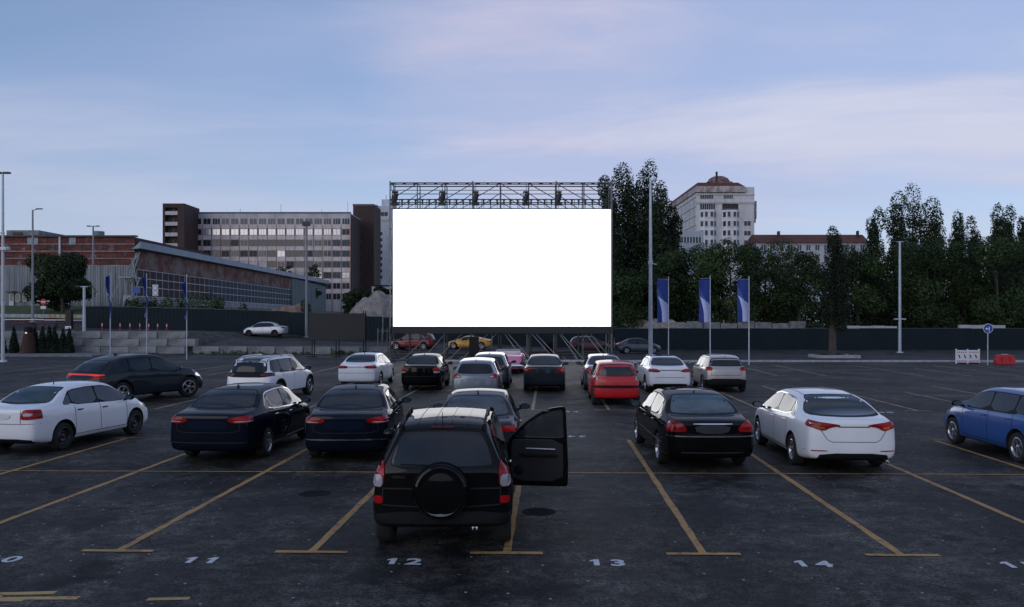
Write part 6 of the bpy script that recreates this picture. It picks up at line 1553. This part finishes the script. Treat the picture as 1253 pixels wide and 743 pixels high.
# pink open classic
def fin_pink(root, bvh, Y):
    L, W = 5.3, 1.95
    for s_ in (-1, 1):
        f = MB(); x = s_ * (W / 2 - .09); V = []
        for k in range(9):
            t = k / 8; y = -L / 2 + .06 + t * 1.7; h = .20 * (1 - t) ** 1.3; V += [(x - .045, y, .90), (x + .045, y, .90), (x + .02, y, .97 + h), (x - .02, y, .97 + h)]
        f.add(V, [(4 * i + a, 4 * i + (a + 1) % 4, 4 * i + 4 + (a + 1) % 4, 4 * i + 4 + a) for i in range(8) for a in range(4)] + [(0, 3, 2, 1)], 0, True); f.build('tail_fin', PINK, root)
        c = MB(); c.tube((x, -L / 2 + .02, .62), (x, -L / 2 + .10, .62), .10, .10, 14); c.b2(x - .055, x + .055, -L / 2 - .005, -L / 2 + .08, .45, 1.0); bevel(c.build('tail_light_bezel', CHR, root), .02)
        r_ = MB(); r_.tube((x, -L / 2 - .015, .72), (x, -L / 2 + .03, .72), .045, .045, 12); r_.build('tail_light', LRED, root)
    b_ = MB(); b_.tube((-W / 2 + .06, -L / 2 - .02, .45), (W / 2 - .06, -L / 2 - .02, .45), .09, .09, 10); b_.build('rear_bumper', CHR, root)
    t = MB(); t.b2(-W / 2 + .12, W / 2 - .12, -L / 2 + .09, -L / 2 + .12, 1.0, 1.03); t.build('trunk_edge_trim', CHR, root)
    w = MB(); yw = Y(.62)
    for s_ in (-1, 1): w.tube((s_ * .80, yw, 1.0), (s_ * .66, yw - .24, 1.21), .025)
    w.tube((-.66, yw - .24, 1.21), (.66, yw - .24, 1.21), .025); w.build('windscreen_frame', CHR, root)
    s = MB(); s.b2(-.72, .72, Y(.42), Y(.46), .9, 1.17); s.b2(-.72, .72, Y(.30), Y(.34), .9, 1.14); bevel(s.build('seat', plain('white_seat', (.55, .5, .5), .6), root), .05)
car('classic_convertible', 'pink open classic car with tail fins at the front of the row, nearest the screen', -.21, 47.85, 2.5,
    dict(L=5.3, W=1.95, H=1.0, wb=3.1, ro=1.3, paint=PINK, lod=2, r=.34, ant=None, mirrors=False, wind=False, crease=.7,
         top=[(0, .95), (.03, .99), (.2, 1.0), (.3, .96), (.34, .90), (.56, .90), (.6, 1.0), (.75, .99), (.95, .93), (1, .8)], belt=[(0, .90), (.5, .92), (.95, .86), (1, .74)],
         roofw=[(0, .88), (1, .86)], rear=[(.2, .05), (.5, 0), (.9, .04), (1, .05)], front=[(.2, 0), (.9, .08), (1, .1)], bow=(.05, .1), dlo=(.5, .4, []), doors=[], handles=[], cowl=1.0), fin_pink, 'car')
# far cars
car('sedan', 'silver sedan driving left on the raised road before the left fence', px(325, 85.5), 85.5, -86, sedan(4.5, 1.78, 1.48, 2.7, 1.0, SILVF, 1.05, lod=1, rim='steel', rearparts=[('tail_light', lamp(.5, .88, .84, .98), LRED, True, 'rear', .012)]))
car('round_coupe', 'dark grey round-roofed coupe standing beyond the screen, left of the pale mast', px(781.5, 77), 77.3, 84,
    hatch(4.28, 1.8, 1.49, 2.54, .85, STEEL, slope=.55, lod=2, ant=None, spokes=5, rglass=(1.05, 1.30, .5, .4),
          top=[(0, .88), (.04, 1.0), (.10, 1.14), (.20, 1.33), (.32, 1.46), (.44, 1.50), (.54, 1.47), (.62, 1.33), (.69, 1.12), (.73, 1.02), (.84, .97), (.93, .84), (.98, .72), (1, .58)],
          belt=[(0, .80), (.12, .90), (.4, .93), (.72, .90), (.86, .84), (.96, .68), (1, .52)], dlo=(.20, .70, [.44]), doors=[.42, .68], handles=[.46], roofw=[(0, .60), (.1, .62), (.54, .66), (.69, .80), (.9, .74), (1, .62)],
          rearparts=[('tail_light', lamp(.5, .85, .72, .9), LRED, True, 'rear', .012)]))
car('crossover', 'dark red crossover behind the left end of the screen scaffold', px(505, 76), 76, -78, hatch(4.2, 1.78, 1.62, 2.6, .8, DRED, lod=1, r=.35, spokes=5, ant=None, rearparts=[('tail_light', lamp(.5, .9, .85, 1.0), LRED, True, 'rear', .012)]))
car('sports_car', 'low yellow sports car behind the left half of the screen scaffold', px(574, 76.5), 76.5, -84,
    sedan(4.3, 1.85, 1.24, 2.55, .9, YEL, .95, lod=1, ant=None, spokes=5, top=[(0, .84), (.04, .90), (.16, .98), (.3, 1.12), (.42, 1.22), (.5, 1.24), (.58, 1.18), (.7, .92), (.8, .84), (.92, .72), (1, .5)],
          belt=[(0, .76), (.3, .84), (.6, .80), (.9, .66), (1, .45)], dlo=(.36, .66, []), doors=[.38, .66], handles=[.42], rglass=None, cowl=.95, hl=(.5, .62), rearparts=[('tail_light', lamp(.5, .9, .66, .76), LRED, True, 'rear', .012)]))
car('old_car', 'white-roofed old car behind the right end of the screen scaffold', px(722, 77), 77, 86,
    hatch(3.9, 1.65, 1.50, 2.4, .75, paint('maroon_car_paint', (.10, .03, .03)), lod=1, ant=None, rim='steel', mirrors=False, rearparts=[('roof_shell', [(-.5, 1.36), (-.5, 1.42), (.5, 1.42), (.5, 1.36)], SILVF, False, 'rear', .02)]))
car('hatchback', 'small pale car parked far away under the round dark tree', px(66, 117), 117, -80, hatch(4.2, 1.75, 1.48, 2.6, .8, WHITE, lod=1, ant=None, mirrors=False))
